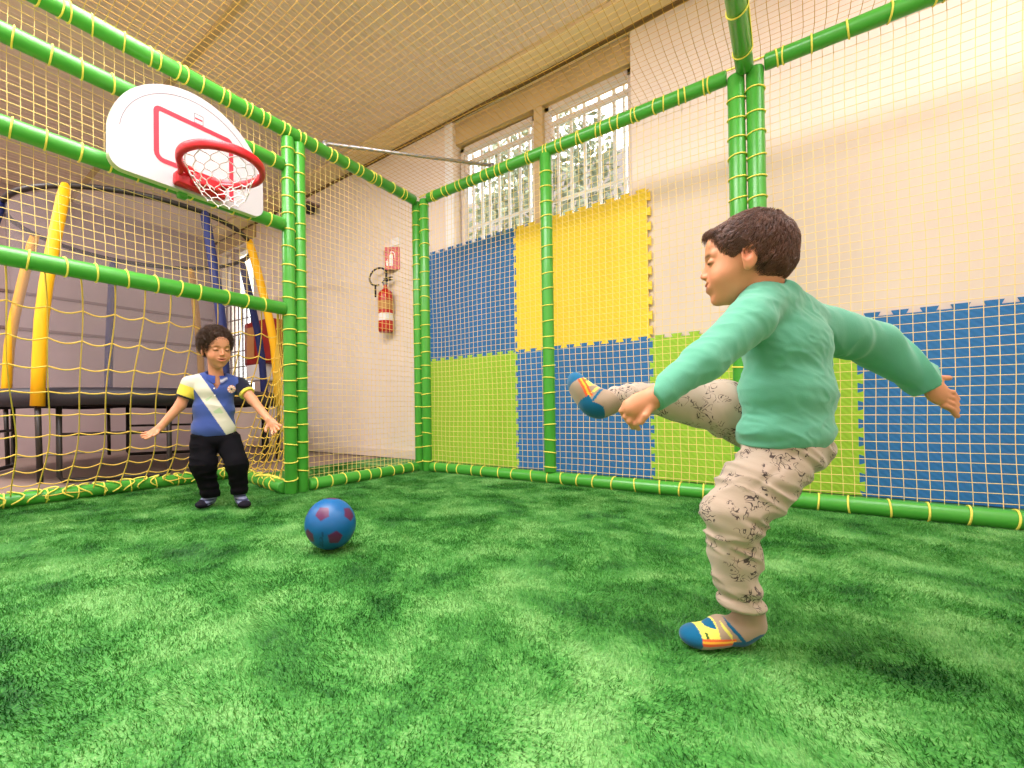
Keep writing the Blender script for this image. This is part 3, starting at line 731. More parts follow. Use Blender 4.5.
def surfnet(f, lo, hi, h, B=8):
    """surface of f<0 inside the box, evaluated only near the surface"""
    lo = A(*lo); n = np.ceil((A(*hi)-lo)/h/B).astype(int)*B
    nb = n//B; g = [lo[k]+(np.arange(nb[k])+.5)*B*h for k in range(3)]
    cc = np.stack(np.meshgrid(*g, indexing='ij'), -1).reshape(-1, 3); dc = f(cc)
    near = (np.abs(dc) < B*h*1.45).reshape(nb); sgn = np.where(dc < 0, -1., 1.).reshape(nb).astype(np.float32)
    D = np.repeat(np.repeat(np.repeat(sgn, B, 0), B, 1), B, 2)
    mk = np.repeat(np.repeat(np.repeat(near, B, 0), B, 1), B, 2); idx = np.argwhere(mk)
    vals = np.empty(len(idx), np.float32)
    for s in range(0, len(idx), 200000):
        vals[s:s+200000] = f(lo+idx[s:s+200000]*h)
    D[mk] = vals
    I = D < 0; s8 = np.zeros(np.array(D.shape)-1, np.int8)
    for dx in (0, 1):
        for dy in (0, 1):
            for dz in (0, 1): s8 += I[dx:I.shape[0]-1+dx, dy:I.shape[1]-1+dy, dz:I.shape[2]-1+dz]
    act = (s8 > 0) & (s8 < 8); cells = np.argwhere(act); ids = np.full(act.shape, -1, np.int32); ids[act] = np.arange(len(cells))
    acc = np.zeros((len(cells), 3)); cnt = np.zeros(len(cells))
    cor = [(dx, dy, dz) for dx in (0, 1) for dy in (0, 1) for dz in (0, 1)]
    val = {c: D[cells[:, 0]+c[0], cells[:, 1]+c[1], cells[:, 2]+c[2]].astype(float) for c in cor}
    for c in cor:
        for ax in range(3):
            if c[ax]: continue
            e = list(c); e[ax] = 1; e = tuple(e); a, b = val[c], val[e]; m = (a < 0) != (b < 0)
            t = np.where(m, a/np.where(a-b == 0, 1, a-b), 0); pt = np.tile(A(*c), (len(cells), 1)); pt[:, ax] += t
            acc[m] += pt[m]; cnt[m] += 1
    V = lo+(cells+acc/cnt[:, None])*h
    F = []
    for ax in range(3):
        o1, o2 = (ax+1) % 3, (ax+2) % 3
        a = I; b = np.roll(I, -1, ax); ch = a != b
        sl = [slice(None)]*3; sl[ax] = slice(0, -1); sl[o1] = slice(1, -1); sl[o2] = slice(1, -1)
        e = np.argwhere(ch[tuple(sl)]); e[:, o1] += 1; e[:, o2] += 1
        if not len(e): continue
        ins = I[e[:, 0], e[:, 1], e[:, 2]]
        q = []
        for (u, v) in ((-1, -1), (0, -1), (0, 0), (-1, 0)):
            c = e.copy(); c[:, o1] += u; c[:, o2] += v; q.append(ids[c[:, 0], c[:, 1], c[:, 2]])
        q = np.stack(q, 1); q[~ins] = q[~ins][:, ::-1]; F.append(q[(q >= 0).all(1)])
    return V, np.vstack(F)
def drop_islands(V, F, keep_min=.02):
    par = np.arange(len(V))
    # label propagation on the vertex graph
    e = np.vstack([F[:, [0, 1]], F[:, [1, 2]], F[:, [2, 3]], F[:, [3, 0]]]); lab = np.arange(len(V))
    for _ in range(400):
        m = np.minimum(lab[e[:, 0]], lab[e[:, 1]]); new = lab.copy(); np.minimum.at(new, e[:, 0], m); np.minimum.at(new, e[:, 1], m)
        new = new[new]; new = new[new]
        if (new == lab).all(): break
        lab = new
    u, c = np.unique(lab, return_counts=True); ok = np.isin(lab, u[c > keep_min*len(V)])
    mp = np.cumsum(ok)-1; F = mp[F[ok[F].all(1)]]; return V[ok], F
def nrm(v): v = A(*v); return v/np.linalg.norm(v)
def sd_mesh(name, f, lo, hi, h, m, parent, tintf=None, clean=True):
    V, F = surfnet(f, lo, hi, h)
    if clean: V, F = drop_islands(V, F)
    return mesh(name, V, F, m, parent, tint=tintf(V) if tintf is not None else None)
def frame(f, u):                        # rows: forward, left, up
    f = nrm(f); l = nrm(np.cross(A(*u), f)); return np.stack([f, l, np.cross(f, l)])

# ---- a child's head in its own frame (x forward, y left, z up, metres; chin -.10, crown .108)
I3 = np.eye(3)
def head_local(q, jaw_open=0.0, smile=0.0):
    ay = q.copy(); ay[:, 1] = np.abs(ay[:, 1])
    d = ell(q, (-.012, 0, .032), I3, (.092, .073, .077))
    d = smin(d, ell(q, (.028, 0, -.018), I3, (.058, .059, .072)), .03)
    d = smin(d, ell(q, (.040, 0, -.066), I3, (.036, .038, .030)), .022)
    d = smin(d, ell(q, (.066, 0, -.084), I3, (.014, .015, .013)), .014)
    d = smin(d, ell(ay, (.052, .033, -.034), I3, (.026, .024, .024)), .022)           # cheeks
    d = smin(d, ell(q, (.077, 0, .044), I3, (.012, .042, .026)), .02)                # forehead
    d = smin(d, cap(ay, (.081, .010, .022), (.070, .042, .020), .006, .005), .014)   # brow
    d = smax(d, -ell(ay, (.091, .031, .004), I3, (.013, .017, .0115)), .012)         # eye hollow
    d = smin(d, ell(ay, (.0735, .031, .004), I3, (.0125, .0145, .0095)), .004)       # lids
    d = smin(d, cap(q, (.083, 0, .010), (.096, 0, -.020), .0058, .0082), .009)       # nose
    d = smin(d, ell(ay, (.090, .0085, -.0245), I3, (.0075, .0062, .0058)), .006)
    d = smax(d, -cap(ay, (.0935, .0052, -.031), (.091, .0058, -.027), .0022), .003)
    d = smin(d, ell(q, (.078, 0, -.050), I3, (.014, .026, .017)), .012)              # mouth mound
    up = np.stack([q[:, 0]+.30*np.abs(q[:, 1]), q[:, 1], q[:, 2]-smile*np.abs(q[:, 1])*.35], 1)
    d = smin(d, ell(up, (.0885, 0, -.0450), I3, (.0050, .023, .0036)), .0045)
    d = smin(d, ell(up, (.0862, 0, -.0560-jaw_open), I3, (.0056, .019, .0042)), .0045)
    d = smax(d, -ell(up, (.097, 0, -.0500-jaw_open*.5), I3, (.021, .026, .0014+jaw_open*.6)), .002)
    # ears
    ea = np.stack([nrm((-.35, 1, .0)), nrm((1, .35, 0)), A(0, 0, 1)])
    d = smin(d, ell(ay, (-.006, .075, -.004), ea, (.0065, .0185, .030)), .006)
    d = smin(d, ell(ay, (-.002, .072, -.027), ea, (.006, .010, .011)), .005)
    d = smax(d, -ell(ay, (-.001, .0835, .003), ea, (.0085, .0105, .018)), .0025)
    
    return d
def skin_tint(Q, base, lip=(186, 92, 84)):
    """Q: head-frame coordinates"""
    c = np.tile(A(*lin(*base)), (len(Q), 1)); ay = np.abs(Q[:, 1])
    def mixin(w, col):
        nonlocal c
        w = np.clip(w, 0, 1)[:, None]; c = c*(1-w)+A(*lin(*col))*w
    ck = np.exp(-(((Q[:, 0]-.07)/.03)**2+((ay-.036)/.018)**2+((Q[:, 2]+.032)/.018)**2)); mixin(.35*ck, (232, 128, 100))
    lp = (Q[:, 0] > .07)*np.exp(-((ay/.019)**4+((Q[:, 2]+.0505)/.0085)**4)); mixin(.8*lp, lip)
    br = (Q[:, 0] > .05)*np.exp(-((((ay-.030)/.015)**4)+((Q[:, 2]-.0215-.08*(.03-ay))/.0030)**2)); mixin(.75*br, (70, 44, 30))
    ns = (Q[:, 0] > .08)*np.exp(-((ay/.012)**2+((Q[:, 2]+.022)/.01)**2)); mixin(.25*ns, (226, 112, 90))
    lash = (Q[:, 0] > .065)*np.exp(-((((ay-.031)/.0135)**4)+((Q[:, 2]-.0005+.10*np.abs(ay-.031))/.0026)**2)); mixin(1.0*lash, (46, 26, 20))
    er = np.exp(-(((Q[:, 0]+.006)/.02)**2+((ay-.08)/.012)**2+((Q[:, 2])/.03)**2)); mixin(.25*er, (236, 120, 96)); cn = np.exp(-(((Q[:, 0]-.001)/.008)**2+((ay-.076)/.009)**2+((Q[:, 2]-.002)/.013)**2)); mixin(.6*cn, (160, 84, 56))  # ear hollow: shade painted into the skin as a darker tint
    return c
def foot_sdf(p, heel, toe, up, s=1.0):
    """sock/foot: heel and toe are the underside end points"""
    hf = A(*heel); tf_ = A(*toe); f = nrm(tf_-hf); L_ = np.linalg.norm(tf_-hf); u = A(*up)-f*(A(*up)@f); u = nrm(u); l = np.cross(u, f)
    q = (p-hf)@np.stack([f, l, u]).T
    d = cap(q, (.030*s, 0, .030*s), (L_*.45, 0, .034*s), .027*s, .029*s)
    d = smin(d, ell(q, (L_*.72, .002, .021*s), I3, (.045*s, .034*s, .021*s)), .02)
    d = smin(d, ell(q, (L_-.028*s, .002, .017*s), I3, (.030*s, .030*s, .016*s)), .012)
    d = smax(d, -q[:, 2], .006)
    return d, q
def finger(p, pts, r, k=.002): return chain(p, pts, [r, r*.95, r*.88, r*.8][:len(pts)], k)

# ================================================================ BOY WHO KICKS
K = at
SK = mat('warm_skin', (222, 158, 120), .5, .35, attr=True, sss=.06, bump=(90, .08, .003))
SKd = (206, 142, 104)
kick_o = tuple(K(742, 643, .98)); kick_o = (kick_o[0], kick_o[1], 0)
fK = nrm(-RT*math.cos(.58)+FW*math.sin(.58)+A(0, 0, -.02)); HF = frame(fK, (0, 0, 1)+A(*(-RT*.0)))
HC = K(745.5, 262, .985); HS = A(.835, .89, .925)
ft = nrm(A(*(-RT*math.cos(.98)+FW*math.sin(.98)))*A(1, 1, 0)); LT_ = nrm(np.cross(A(0, 0, 1), ft))
TF = np.stack([LT_, ft, A(0, 0, 1)])    # torso frame rows: left, forward, up
sL, eL, wL = K(750, 320, .93), K(703, 362, .90), K(656, 396, .885)
sR, eR, wR = K(812, 326, 1.08), K(872, 344, 1.11), K(925, 382, 1.08)
hipL, kneL, ankL = K(783, 455, .985), K(730, 517, .955), K(746, 612, .975)
hipR, kneR, ankR = K(772, 432, 1.06), K(678, 400, 1.11), K(600, 401, 1.10)
heelL, toeL = K(752, 649, .975), K(684, 632.5, .99)
heelL = A(heelL[0], heelL[1], .004); toeL = A(toeL[0], toeL[1], .004)
heelR, toeR = K(586, 417, 1.085), K(567, 383, 1.13)
upR = nrm(RT*.85+UP*.5+FW*.1)
neckB = K(766, 300, 1.0)
# near hand: back of hand towards us, fingers hanging and curled
pw, pk = K(652, 399, .885), K(632, 409, .885)
handL_f = []
for (bx_, by_, mx_, my_, tx_, ty_, r_) in ((626, 403, 621.5, 411, 625, 417, .0066), (630, 408, 625.5, 417, 629, 422.5, .0070), (634.5, 412, 629.5, 421.5, 633, 427.5, .0070), (640, 415.5, 635.5, 424, 638.5, 429, .0062)):
    i_ = len(handL_f); dd = .894-.004*i_
    handL_f.append(([K(bx_+6, by_-4, dd), K(bx_, by_, dd-.004), K(mx_, my_, dd), K(tx_, ty_, dd+.012)], r_))
thumbL = ([K(650, 408, .872), K(645, 416, .868), K(641, 422, .873)], .0072)
def hand_far(p):
    w0, w1 = wR, K(948, 402, 1.07); d = ell(p, (w0+w1)/2+0*UP, np.stack([nrm(w1-w0), nrm(np.cross(FW, w1-w0)), FW]), (.036, .026, .014))
    for i in range(4):
        o = (i-1.5); b0 = w1+UP*(-.012*o)*1.0-nrm(w1-w0)*.012; b1 = b0+RT*.022-UP*.006*(1+o*.3)+FW*.002; b2 = b1+RT*.012-UP*.016; d = smin(d, finger(p, [b0, b1, b2], .0068), .004)
    d = smin(d, finger(p, [(w0+w1)/2+UP*.016, (w0+w1)/2+UP*.034+RT*.012, (w0+w1)/2+UP*.034+RT*.03], .0072), .006)
    return d
def kick_body(p):
    q = (p-HC)@HF.T/HS
    d = head_local(q, .0042, 1.1)*.88
    nk = cap(p, HC-HF[2]*.045-HF[0]*.026, neckB-UP*.01, .040, .043)
    d = smin(d, nk, .018)
    t = ell(p, K(789, 352, 1.01), TF, (.100, .064, .10)); t = smin(t, ell(p, K(787, 410, 1.01), TF, (.090, .062, .09)), .03)
    t = smin(t, cap(p, sL*.8+sR*.2-UP*.01, sR*.8+sL*.2-UP*.01, .026), .03); d = smin(d, t, .03)
    d = smin(d, chain(p, [sL, eL, wL, pw], [.034, .027, .019, .018], .012), .02)
    d = smin(d, chain(p, [sR, eR, wR], [.034, .027, .019], .012), .02)
    hd = ell(p, (pw*.42+pk*.58), np.stack([nrm(pk-pw), nrm(np.cross(FW, pk-pw)), FW]), (.034, .0255, .0135))
    hd = smin(hd, cap(p, pw, pk, .017, .012), .012)
    for pts, r in handL_f: hd = smin(hd, finger(p, pts, r*.93), .0022)
    hd = smin(hd, finger(p, *thumbL), .006)
    d = smin(d, hd, .008)
    d = smin(d, hand_far(p), .008)
    l = chain(p, [hipL, kneL, ankL], [.052, .036, .021], .02); l = smin(l, chain(p, [hipR, kneR, ankR], [.054, .036, .021], .02), .01)
    l = smin(l, chain(p, [ankL, heelL+A(0, 0, .035)], [.020, .018]), .006); l = smin(l, chain(p, [ankR, heelR+upR*.035], [.020, .018]), .006)
    f1, _ = foot_sdf(p, heelL, toeL, (0, 0, 1), .9); f2, _ = foot_sdf(p, heelR, toeR, upR, .9)
    l = smin(l, smin(f1+.006, f2+.006, .001), .005)
    return smin(d, l, .03)
def kbox(pts, pad):
    P_ = np.array(pts); return P_.min(0)-pad, P_.max(0)+pad
body_pts = [HC+A(0, 0, .12), HC-HF[0]*.1, HC+HF[0]*.1, wR+RT*.09, toeR, toeL, heelL, sR+FW*.08, sL-FW*.06, wL-FW*.04, kneR+FW*.06, eR+FW*.06]
lo, hi = kbox(body_pts, .045); lo[2] = -.012
def kick_tint(V):
    return skin_tint((V-HC)@HF.T/HS, SKd)
V_, F_ = surfnet(kick_body, lo, hi, .0025); V_, F_ = drop_islands(V_, F_, .05)
boy = mesh('person', V_, F_, SK, None, tint=kick_tint(V_), loc=kick_o)
tag(boy, 'boy in a mint green sweater and patterned beige trousers kicking one leg high', 'person')

SW = mat('mint_jersey', (94, 166, 138), .85, .15, sheen=.25, attr=True, bump=(420, .18, .002), var=(7, .06))
def sweater(p):
    d = ell(p, K(786, 348, 1.01), TF, (.118, .079, .088))
    d = smin(d, ell(p, K(786, 394, 1.012), TF, (.118, .088, .082)), .035)
    d = smin(d, ell(p, K(784, 432, 1.012), TF, (.118, .087, .060)), .03)
    d = smin(d, chain(p, [sL, K(768, 300, .99), sR], [.040, .053, .046], .02), .03); d = smin(d, cap(p, sL, K(762, 293, .955), .034, .030), .025)
    arm = chain(p, [sL, eL, wL+nrm(wL-eL)*.02], [.046, .036, .026], .02)
    armR = chain(p, [sR, eR, wR+nrm(wR-eR)*.02], [.054, .050, .034], .02)
    # folds
    fa = ridge(p, [nrm(eL-sL)*34, UP*12, FW*12], 5)
    arm = arm-.0017*fa-.0012*ridge(p, [nrm(eL-sL)*50+UP*30, UP*40, FW*30], 61)
    fb = ridge(p, [nrm(eR-sR)*34+UP*16, UP*10+RT*6, FW*10], 6); armR = armR-.0055*fb
    w1 = nrm(wL-eL); arm = smax(arm, (p-(wL+w1*.012))@w1, .003)
    w2 = nrm(wR-eR); armR = smax(armR, (p-(wR+w2*.012))@w2, .003)
    # torso folds: diagonal pull from the near armpit, bunching above the hem
    f1 = ridge(p, [UP*34+RT*16, RT*12-UP*7, FW*12], 8); f2 = ridge(p, [UP*52-RT*12, RT*13, FW*13], 9)
    z = (K(788, 446, 1.0)[2]); low = np.clip(1-(p[:, 2]-z)/.12, 0, 1)
    front = np.clip(((K(790, 400, 1.0)-p)@RT)/.05, 0, 1)
    d = d-.0010*ridge(p, [UP*60+RT*40, RT*30-UP*20, FW*30], 62)-.0022*f1*(1-low*.3)-.0048*f2*low*(.45+.55*front)
    # hem cut, then a band
    hp_ = K(800, 448, 1.0)
    d = smax(d, -((p-hp_)@nrm(UP+RT*.02)), .004)
    d = smin(d, arm, .010); d = smin(d, armR, .012)
    # crease at the near armpit
    d = d+.006*np.exp(-(cap(p, K(770, 352, .93), K(745, 372, .92), .001)/.010)**2)
    # neck opening
    nk = cap(p, HC-HF[2]*.045-HF[0]*.026, neckB-UP*.01, .0425, .0455)
    d = smax(d, -nk, .003); d = smax(d, (p-(neckB+UP*.042))@nrm(UP-.30*HF[0]), .006)
    # rib collar
    return d
lo, hi = kbox([wL-FW*.05-UP*.05, wR+FW*.08+RT*.05-UP*.05, K(768, 270, 1.0), K(790, 460, 1.15), K(790, 460, .88)], .03)
def sweater_tint(V):
    c = np.tile(A(*lin(94, 166, 138)), (len(V), 1))
    mid = K(735, 381, 1.06); k = np.argmin(np.linalg.norm(V-mid, axis=1)); c[np.linalg.norm(V-V[k], axis=1) < .0095] = A(*lin(226, 112, 76)); return c
sd_mesh('sweater', sweater, lo, hi, .0028, SW, boy, sweater_tint)
# collar rib: a soft ring round the neck
cr = []
cc_ = neckB+UP*.037; ca = nrm(UP-.30*HF[0]); cu = nrm(np.cross(ca, HF[1])); cv = np.cross(ca, cu)
MB().tube([cc_+.0475*(math.cos(a)*cu+math.sin(a)*cv) for a in np.linspace(0, 2*PI, 48, endpoint=False)], .0062, 10, closed=True).build('collar', mat('mint_rib', (94, 166, 138), .85, .15, sheen=.25), boy)

def pants_mat():
    m = mat('printed_jersey', (178, 161, 143), .9, .12, sheen=.2, bump=(380, .2, .002)); nt = m.node_tree; N = nt.nodes; L = nt.links; b = N['Principled BSDF']
    tc = N.new('ShaderNodeTexCoord')
    n1 = N.new('ShaderNodeTexNoise'); n1.inputs['Scale'].default_value = 46; n1.inputs['Detail'].default_value = 1.5; n1.inputs['Distortion'].default_value = 1.6
    n2 = N.new('ShaderNodeTexNoise'); n2.inputs['Scale'].default_value = 24; n2.inputs['Detail'].default_value = 1
    L.new(tc.outputs['Object'], n1.inputs['Vector']); L.new(tc.outputs['Object'], n2.inputs['Vector'])
    a = N.new('ShaderNodeMath'); a.operation = 'SUBTRACT'; a.inputs[1].default_value = .5; L.new(n1.outputs[0], a.inputs[0])
    ab = N.new('ShaderNodeMath'); ab.operation = 'ABSOLUTE'; L.new(a.outputs[0], ab.inputs[0])
    r1 = N.new('ShaderNodeMapRange'); r1.inputs[1].default_value = .018; r1.inputs[2].default_value = .034; r1.inputs[3].default_value = 1; r1.inputs[4].default_value = 0; L.new(ab.outputs[0], r1.inputs[0])
    r2 = N.new('ShaderNodeMapRange'); r2.inputs[1].default_value = .50; r2.inputs[2].default_value = .54; L.new(n2.outputs[0], r2.inputs[0])
    mu = N.new('ShaderNodeMath'); mu.operation = 'MULTIPLY'; L.new(r1.outputs[0], mu.inputs[0]); L.new(r2.outputs[0], mu.inputs[1])
    mx = N.new('ShaderNodeMix'); mx.data_type = 'RGBA'; mx.inputs[6].default_value = b.inputs['Base Color'].default_value; mx.inputs[7].default_value = lin(74, 62, 60)+(1,)
    L.new(mu.outputs[0], mx.inputs[0]); L.new(mx.outputs[2], b.inputs['Base Color']); return m
PM = pants_mat()
cufL0 = K(742, 607, .973); cufR0 = K(606, 401, 1.10)
def trousers(p):
    d = ell(p, K(784, 440, 1.015), TF, (.102, .071, .066))
    seat = ell(p, K(800, 451, 1.01), TF, (.085, .058, .048)); d = smin(d, seat, .03)
    lg = chain(p, [K(780, 458, .985), K(752, 490, .968), K(732, 516, .955), K(734, 560, .965), cufL0], [.066, .061, .050, .041, .037], .03)
    f1 = ridge(p, [UP*38+RT*20, RT*12-UP*8, FW*12], 12); kz = kneL[2]
    lg = lg-.0058*f1
    bz = np.clip(1-np.abs(p[:, 2]-(cufL0[2]+.018))/.045, 0, 1); lg = lg-.006*bz*(.5+.5*ridge(p, [UP*46, RT*6, FW*6], 13))
    lg = lg-.005*np.exp(-((p[:, 2]-cufL0[2]-.010)/.008)**2)+.004*np.exp(-((p[:, 2]-cufL0[2]-.028)/.006)**2)-.004*np.exp(-((p[:, 2]-cufL0[2]-.046)/.009)**2)
    lg = smax(lg, -((p-cufL0)@nrm(UP+.02*RT)), .008)
    rl = chain(p, [hipR, K(722, 408, 1.085), kneR, K(640, 399, 1.11), cufR0], [.066, .058, .047, .034, .029], .03)
    rl = rl-.0060*ridge(p, [RT*34+UP*14, UP*12, FW*12], 14)
    rl = smax(rl, -((p-cufR0)@nrm(RT)), .006)
    d = d-.003*f1
    # diagonal pull folds from the crotch
    d = smin(d, lg, .025); d = smin(d, rl, .018)
    for (a_, b_) in (((742, 432, .93), (722, 500, .91)), ((800, 452, .92), (735, 505, .90)), ((770, 452, .93), (790, 478, .92))):
        d = d+.0035*np.exp(-(cap(p, K(*a_), K(*b_), .001)/.007)**2)
    return d
lo, hi = kbox([K(840, 430, 1.15), K(840, 430, .9), K(700, 380, 1.2), K(600, 380, 1.15), K(600, 420, 1.05), K(745, 620, .9), K(700, 620, 1.03)], .03)
sd_mesh('trousers', trousers, lo, hi, .0028, PM, boy)
# socks
SO = mat('knit_sock', (176, 152, 128), .9, .1, sheen=.2, attr=True, bump=(600, .25, .0015))
def sock(nm, ank, heel, toe, up, top, side, ra):
    L_ = np.linalg.norm(toe-heel)
    def f(p):
        d, q = foot_sdf(p, heel, toe, up, 1.0); d = smin(d, chain(p, [top, ank*.3+heel*.7+A(*up)*.03], [ra, .029]), .022)-.0025
        return smax(d, (p-top)@nrm(top-(heel+A(*up)*.04)), .004)
    f0 = nrm(toe-heel); u0 = nrm(A(*up)-f0*(A(*up)@f0)); l0 = np.cross(u0, f0)
    def tn(V):
        q = (V-heel)@np.stack([f0, l0*side, u0]).T; t = q[:, 0]/L_
        c = np.tile(A(*lin(158, 138, 116)), (len(V), 1))
        def put(m, col): c[m] = A(*lin(*col))
        teal = (14, 92, 130)
        put((t > .58) & (t < .84) & (q[:, 2] > .026), (222, 214, 92))                        # yellow face patch
        put((t > .74) & (t < .78) & (np.abs(q[:, 2]-.034) < .005), (60, 90, 40))
        put((t > .60) & (t < .72) & (q[:, 2] > .046), teal)
        put((t > .84), teal)
        st = (t > .33) & (t < .84) & (q[:, 1] > -.004) & (q[:, 2] < .030) & (q[:, 2] > .014)
        put(st, (232, 96, 52)); put(st & (np.abs(q[:, 2]-.022) < .0026), (250, 186, 60)); 
        put((t < .38) & (q[:, 2] < .022+.018*np.clip((.2-t)/.2, 0, 1)), teal)
        bar = np.abs((q[:, 2]-.040)-(t-.32)*.17) < .006
        put(bar & (t > .20) & (t < .44) & (q[:, 1] > 0), teal)
        put((np.abs((q[:, 2]-.044)-(t-.46)*.2) < .006) & (t > .40) & (t < .52) & (q[:, 1] > 0), (214, 210, 96))
        return c
    lo, hi = kbox([heel-f0*.02, toe+f0*.02, top], .05)
    o = sd_mesh(nm, f, lo, hi, .0022, SO, boy, tn); o['label'] = 'beige sock with teal toe and heel and orange stripes'
sock('sock', ankL, heelL, toeL, (0, 0, 1), K(748, 603, .973), 1, .026)
sock('sock', ankR, heelR, toeR, tuple(upR), K(612, 401, 1.10), 1, .029)
# hair: a cap of short hair plus fine strands
def hairline(x):
    return np.interp(x, [-.115, -.064, -.026, -.0235, -.021, -.012, .0085, .022, .029, .034, .037, .051, .064, .075, .11], [-.052, -.050, -.040, -.034, -.004, .020, .014, .002, -.010, -.004, .014, .036, .068, .078, .084])
def hair_local(q, seed, amp, thick=1.0):
    d = ell(q, (-.012, 0, .036), I3, (.098*thick, .080*thick, .080*thick)); d = smin(d, ell(q, (-.052, 0, -.006), I3, (.052, .060, .046)), .03)
    d = smin(d, ell(q, (.066, 0, .070), I3, (.030, .050, .020)), .02)
    n = vnoise(np.stack([q[:, 0]*45+q[:, 2]*30, q[:, 1]*150, q[:, 2]*60-q[:, 0]*70], 1), seed)
    d = d-amp*n-.0015*vnoise(q*60, seed+2)
    return smax(d, hairline(q[:, 0]+.002*vnoise(q*120, seed+5))+.003*n-q[:, 2], .004)
HR = mat('brown_hair', (74, 46, 34), .42, .45, attr=False, var=(60, .35))
HR2 = mat('dark_curly_hair', (74, 50, 34), .5, .4, var=(60, .35))
def strands(name, V, org, HFm, HSc, n, length, rad, m, parent, flow, curl=0, seed=1, seg=6):
    r_ = np.random.default_rng(seed); Q = (V-org)@HFm.T/HSc; pick = r_.integers(0, len(Q), n); P0 = Q[pick]
    nn = P0-A(-.012, 0, .03); nn[:, 2] *= 1.1; nn /= np.linalg.norm(nn, axis=1)[:, None]
    fl = flow(P0)+r_.normal(size=P0.shape)*.22; fl -= nn*np.sum(fl*nn, 1)[:, None]; fl /= np.linalg.norm(fl, axis=1)[:, None]
    sd = np.cross(nn, fl); Ls = length*r_.uniform(.6, 1.15, (n, 1)); VV = []; ph = r_.uniform(0, 6, (n, 1)); hand_ = r_.choice([-1, 1], (n, 1))
    pts = []
    for k in range(seg):
        t = k/(seg-1); c = P0+fl*Ls*t+nn*(.0015+(.006 if curl == 0 else .006)*math.sin(PI*t)*.6-Ls*Ls*t*t*(5.5 if curl == 0 else 1.5))
        if curl: c = c+curl*(sd*np.sin(ph+t*9*hand_)+nn*(np.cos(ph+t*9*hand_)*.8+.5))*min(1, t*3)
        pts.append(c)
    pts = np.stack(pts, 1); rr = rad*np.linspace(1, .3, seg)[None, :, None]
    s1 = pts+sd[:, None]*rr; s2 = pts-sd[:, None]*rr; s3 = pts+nn[:, None]*rr*1.2
    R3 = np.stack([s1, s3, s2], 2).reshape(-1, 3)*HSc@HFm+org
    b = (np.arange(n)*seg*3)[:, None, None]+(np.arange(seg-1)*3)[None, :, None]
    FF = np.concatenate([np.stack([b[..., 0]+a_, b[..., 0]+b2, b[..., 0]+3+b2, b[..., 0]+3+a_], -1).reshape(-1, 4) for a_, b2 in ((0, 1), (1, 2), (2, 0))])
    o = mesh(name, R3, FF, m, parent); o['kind'] = 'stuff'; return o
def hairf(p): return hair_local((p-HC)@HF.T/HS, 21, .0026, .985)*.88
lo, hi = kbox([HC+A(0, 0, .12), HC-A(0, 0, .06), HC+HF[0]*.11, HC-HF[0]*.12, HC+HF[1]*.09, HC-HF[1]*.09], .015)
hair = sd_mesh('hair', hairf, lo, hi, .0019, HR, boy)
Vh = np.array([v.co for v in hair.data.vertices])+A(*kick_o)
def flowK(P0):
    cw = A(-.062, 0, .108); f = P0-cw; f[:, 2] *= .6; f /= np.linalg.norm(f, axis=1)[:, None]+1e-6
    return f+A(.35, 0, -.25)*(P0[:, :1] > -.02)+A(0, 0, -.5)*(P0[:, :1] <= -.02)
strands('hair_strand', Vh, HC, HF, HS, 9000, .021, .0008, mat('brown_hair_strand', (104, 68, 50), .38, .5, var=(90, .45)), hair, flowK, 0, 3)
# eyes
EW = mat('eye_white', (236, 228, 222), .2, .5); EI = mat('dark_iris', (46, 28, 20), .15, .6)
def eye(parent, org, HFm, HSc, s_, look=(1, 0, -.1), open_=.40):
    c = A(.0725, .031*s_, .0015); cw = org+(c*HSc)@HFm
    # the visible slit: a small almond bulging between the lids
    V = []; F = []; n_ = 18
    for j in range(7):
        for i in range(n_):
            a = 2*PI*i/n_; r_ = j/6
            y = .0105*r_*math.cos(a); z = .0026*r_*math.sin(a)*open_*2; x = .0136-.0022*r_*r_
            V.append(org+((c+A(x, y, z-.0008))*HSc)@HFm)
    for j in range(6):
        for i in range(n_): F.append((j*n_+i, (j+1)*n_+i, (j+1)*n_+(i+1) % n_, j*n_+(i+1) % n_))
    o = mesh('eye', V, F, EI, parent)
    return o
for s_ in (1, -1): eye(boy, HC, HF, HS, s_)

# ================================================================ BOY IN GOAL
G = at
g_o = tuple(G(222, 505, 2.45)); g_o = (g_o[0], g_o[1], 0)
vcam = nrm(-FW*A(1, 1, 0)); rI = nrm(RT*A(1, 1, 0))
fG = nrm(vcam*math.cos(.86)+rI*math.sin(.80)+A(0, 0, -.16)); GF = frame(fG, A(0, 0, 1)-.06*rI)
GC = G(216, 349.5, 2.5); GS = A(.99, .97, 1.02)
fT = nrm(vcam*math.cos(.50)+rI*math.sin(.50)); TG = np.stack([nrm(np.cross(A(0, 0, 1), fT)), fT, A(0, 0, 1)])   # left, forward, up
gsR, geR, gwR = G(190, 384, 2.48), G(180.5, 405, 2.46), G(160.5, 427, 2.40)
gsL, geL, gwL = G(240, 385, 2.58), G(252.5, 400, 2.54), G(269, 420, 2.42)
ghR, gkR, gaR = G(204, 441, 2.50), G(203.5, 465, 2.46), G(211, 496, 2.50)
ghL, gkL, gaL = G(228, 441, 2.56), G(237, 464, 2.46), G(239.5, 493, 2.50)
gn = G(217, 379, 2.525)
ghlR, gtR = G(211, 503, 2.52), G(199, 509, 2.44); ghlL, gtL = G(240, 502, 2.53), G(245.5, 508.5, 2.43)
for v in (ghlR, gtR, ghlL, gtL): v[2] = .004
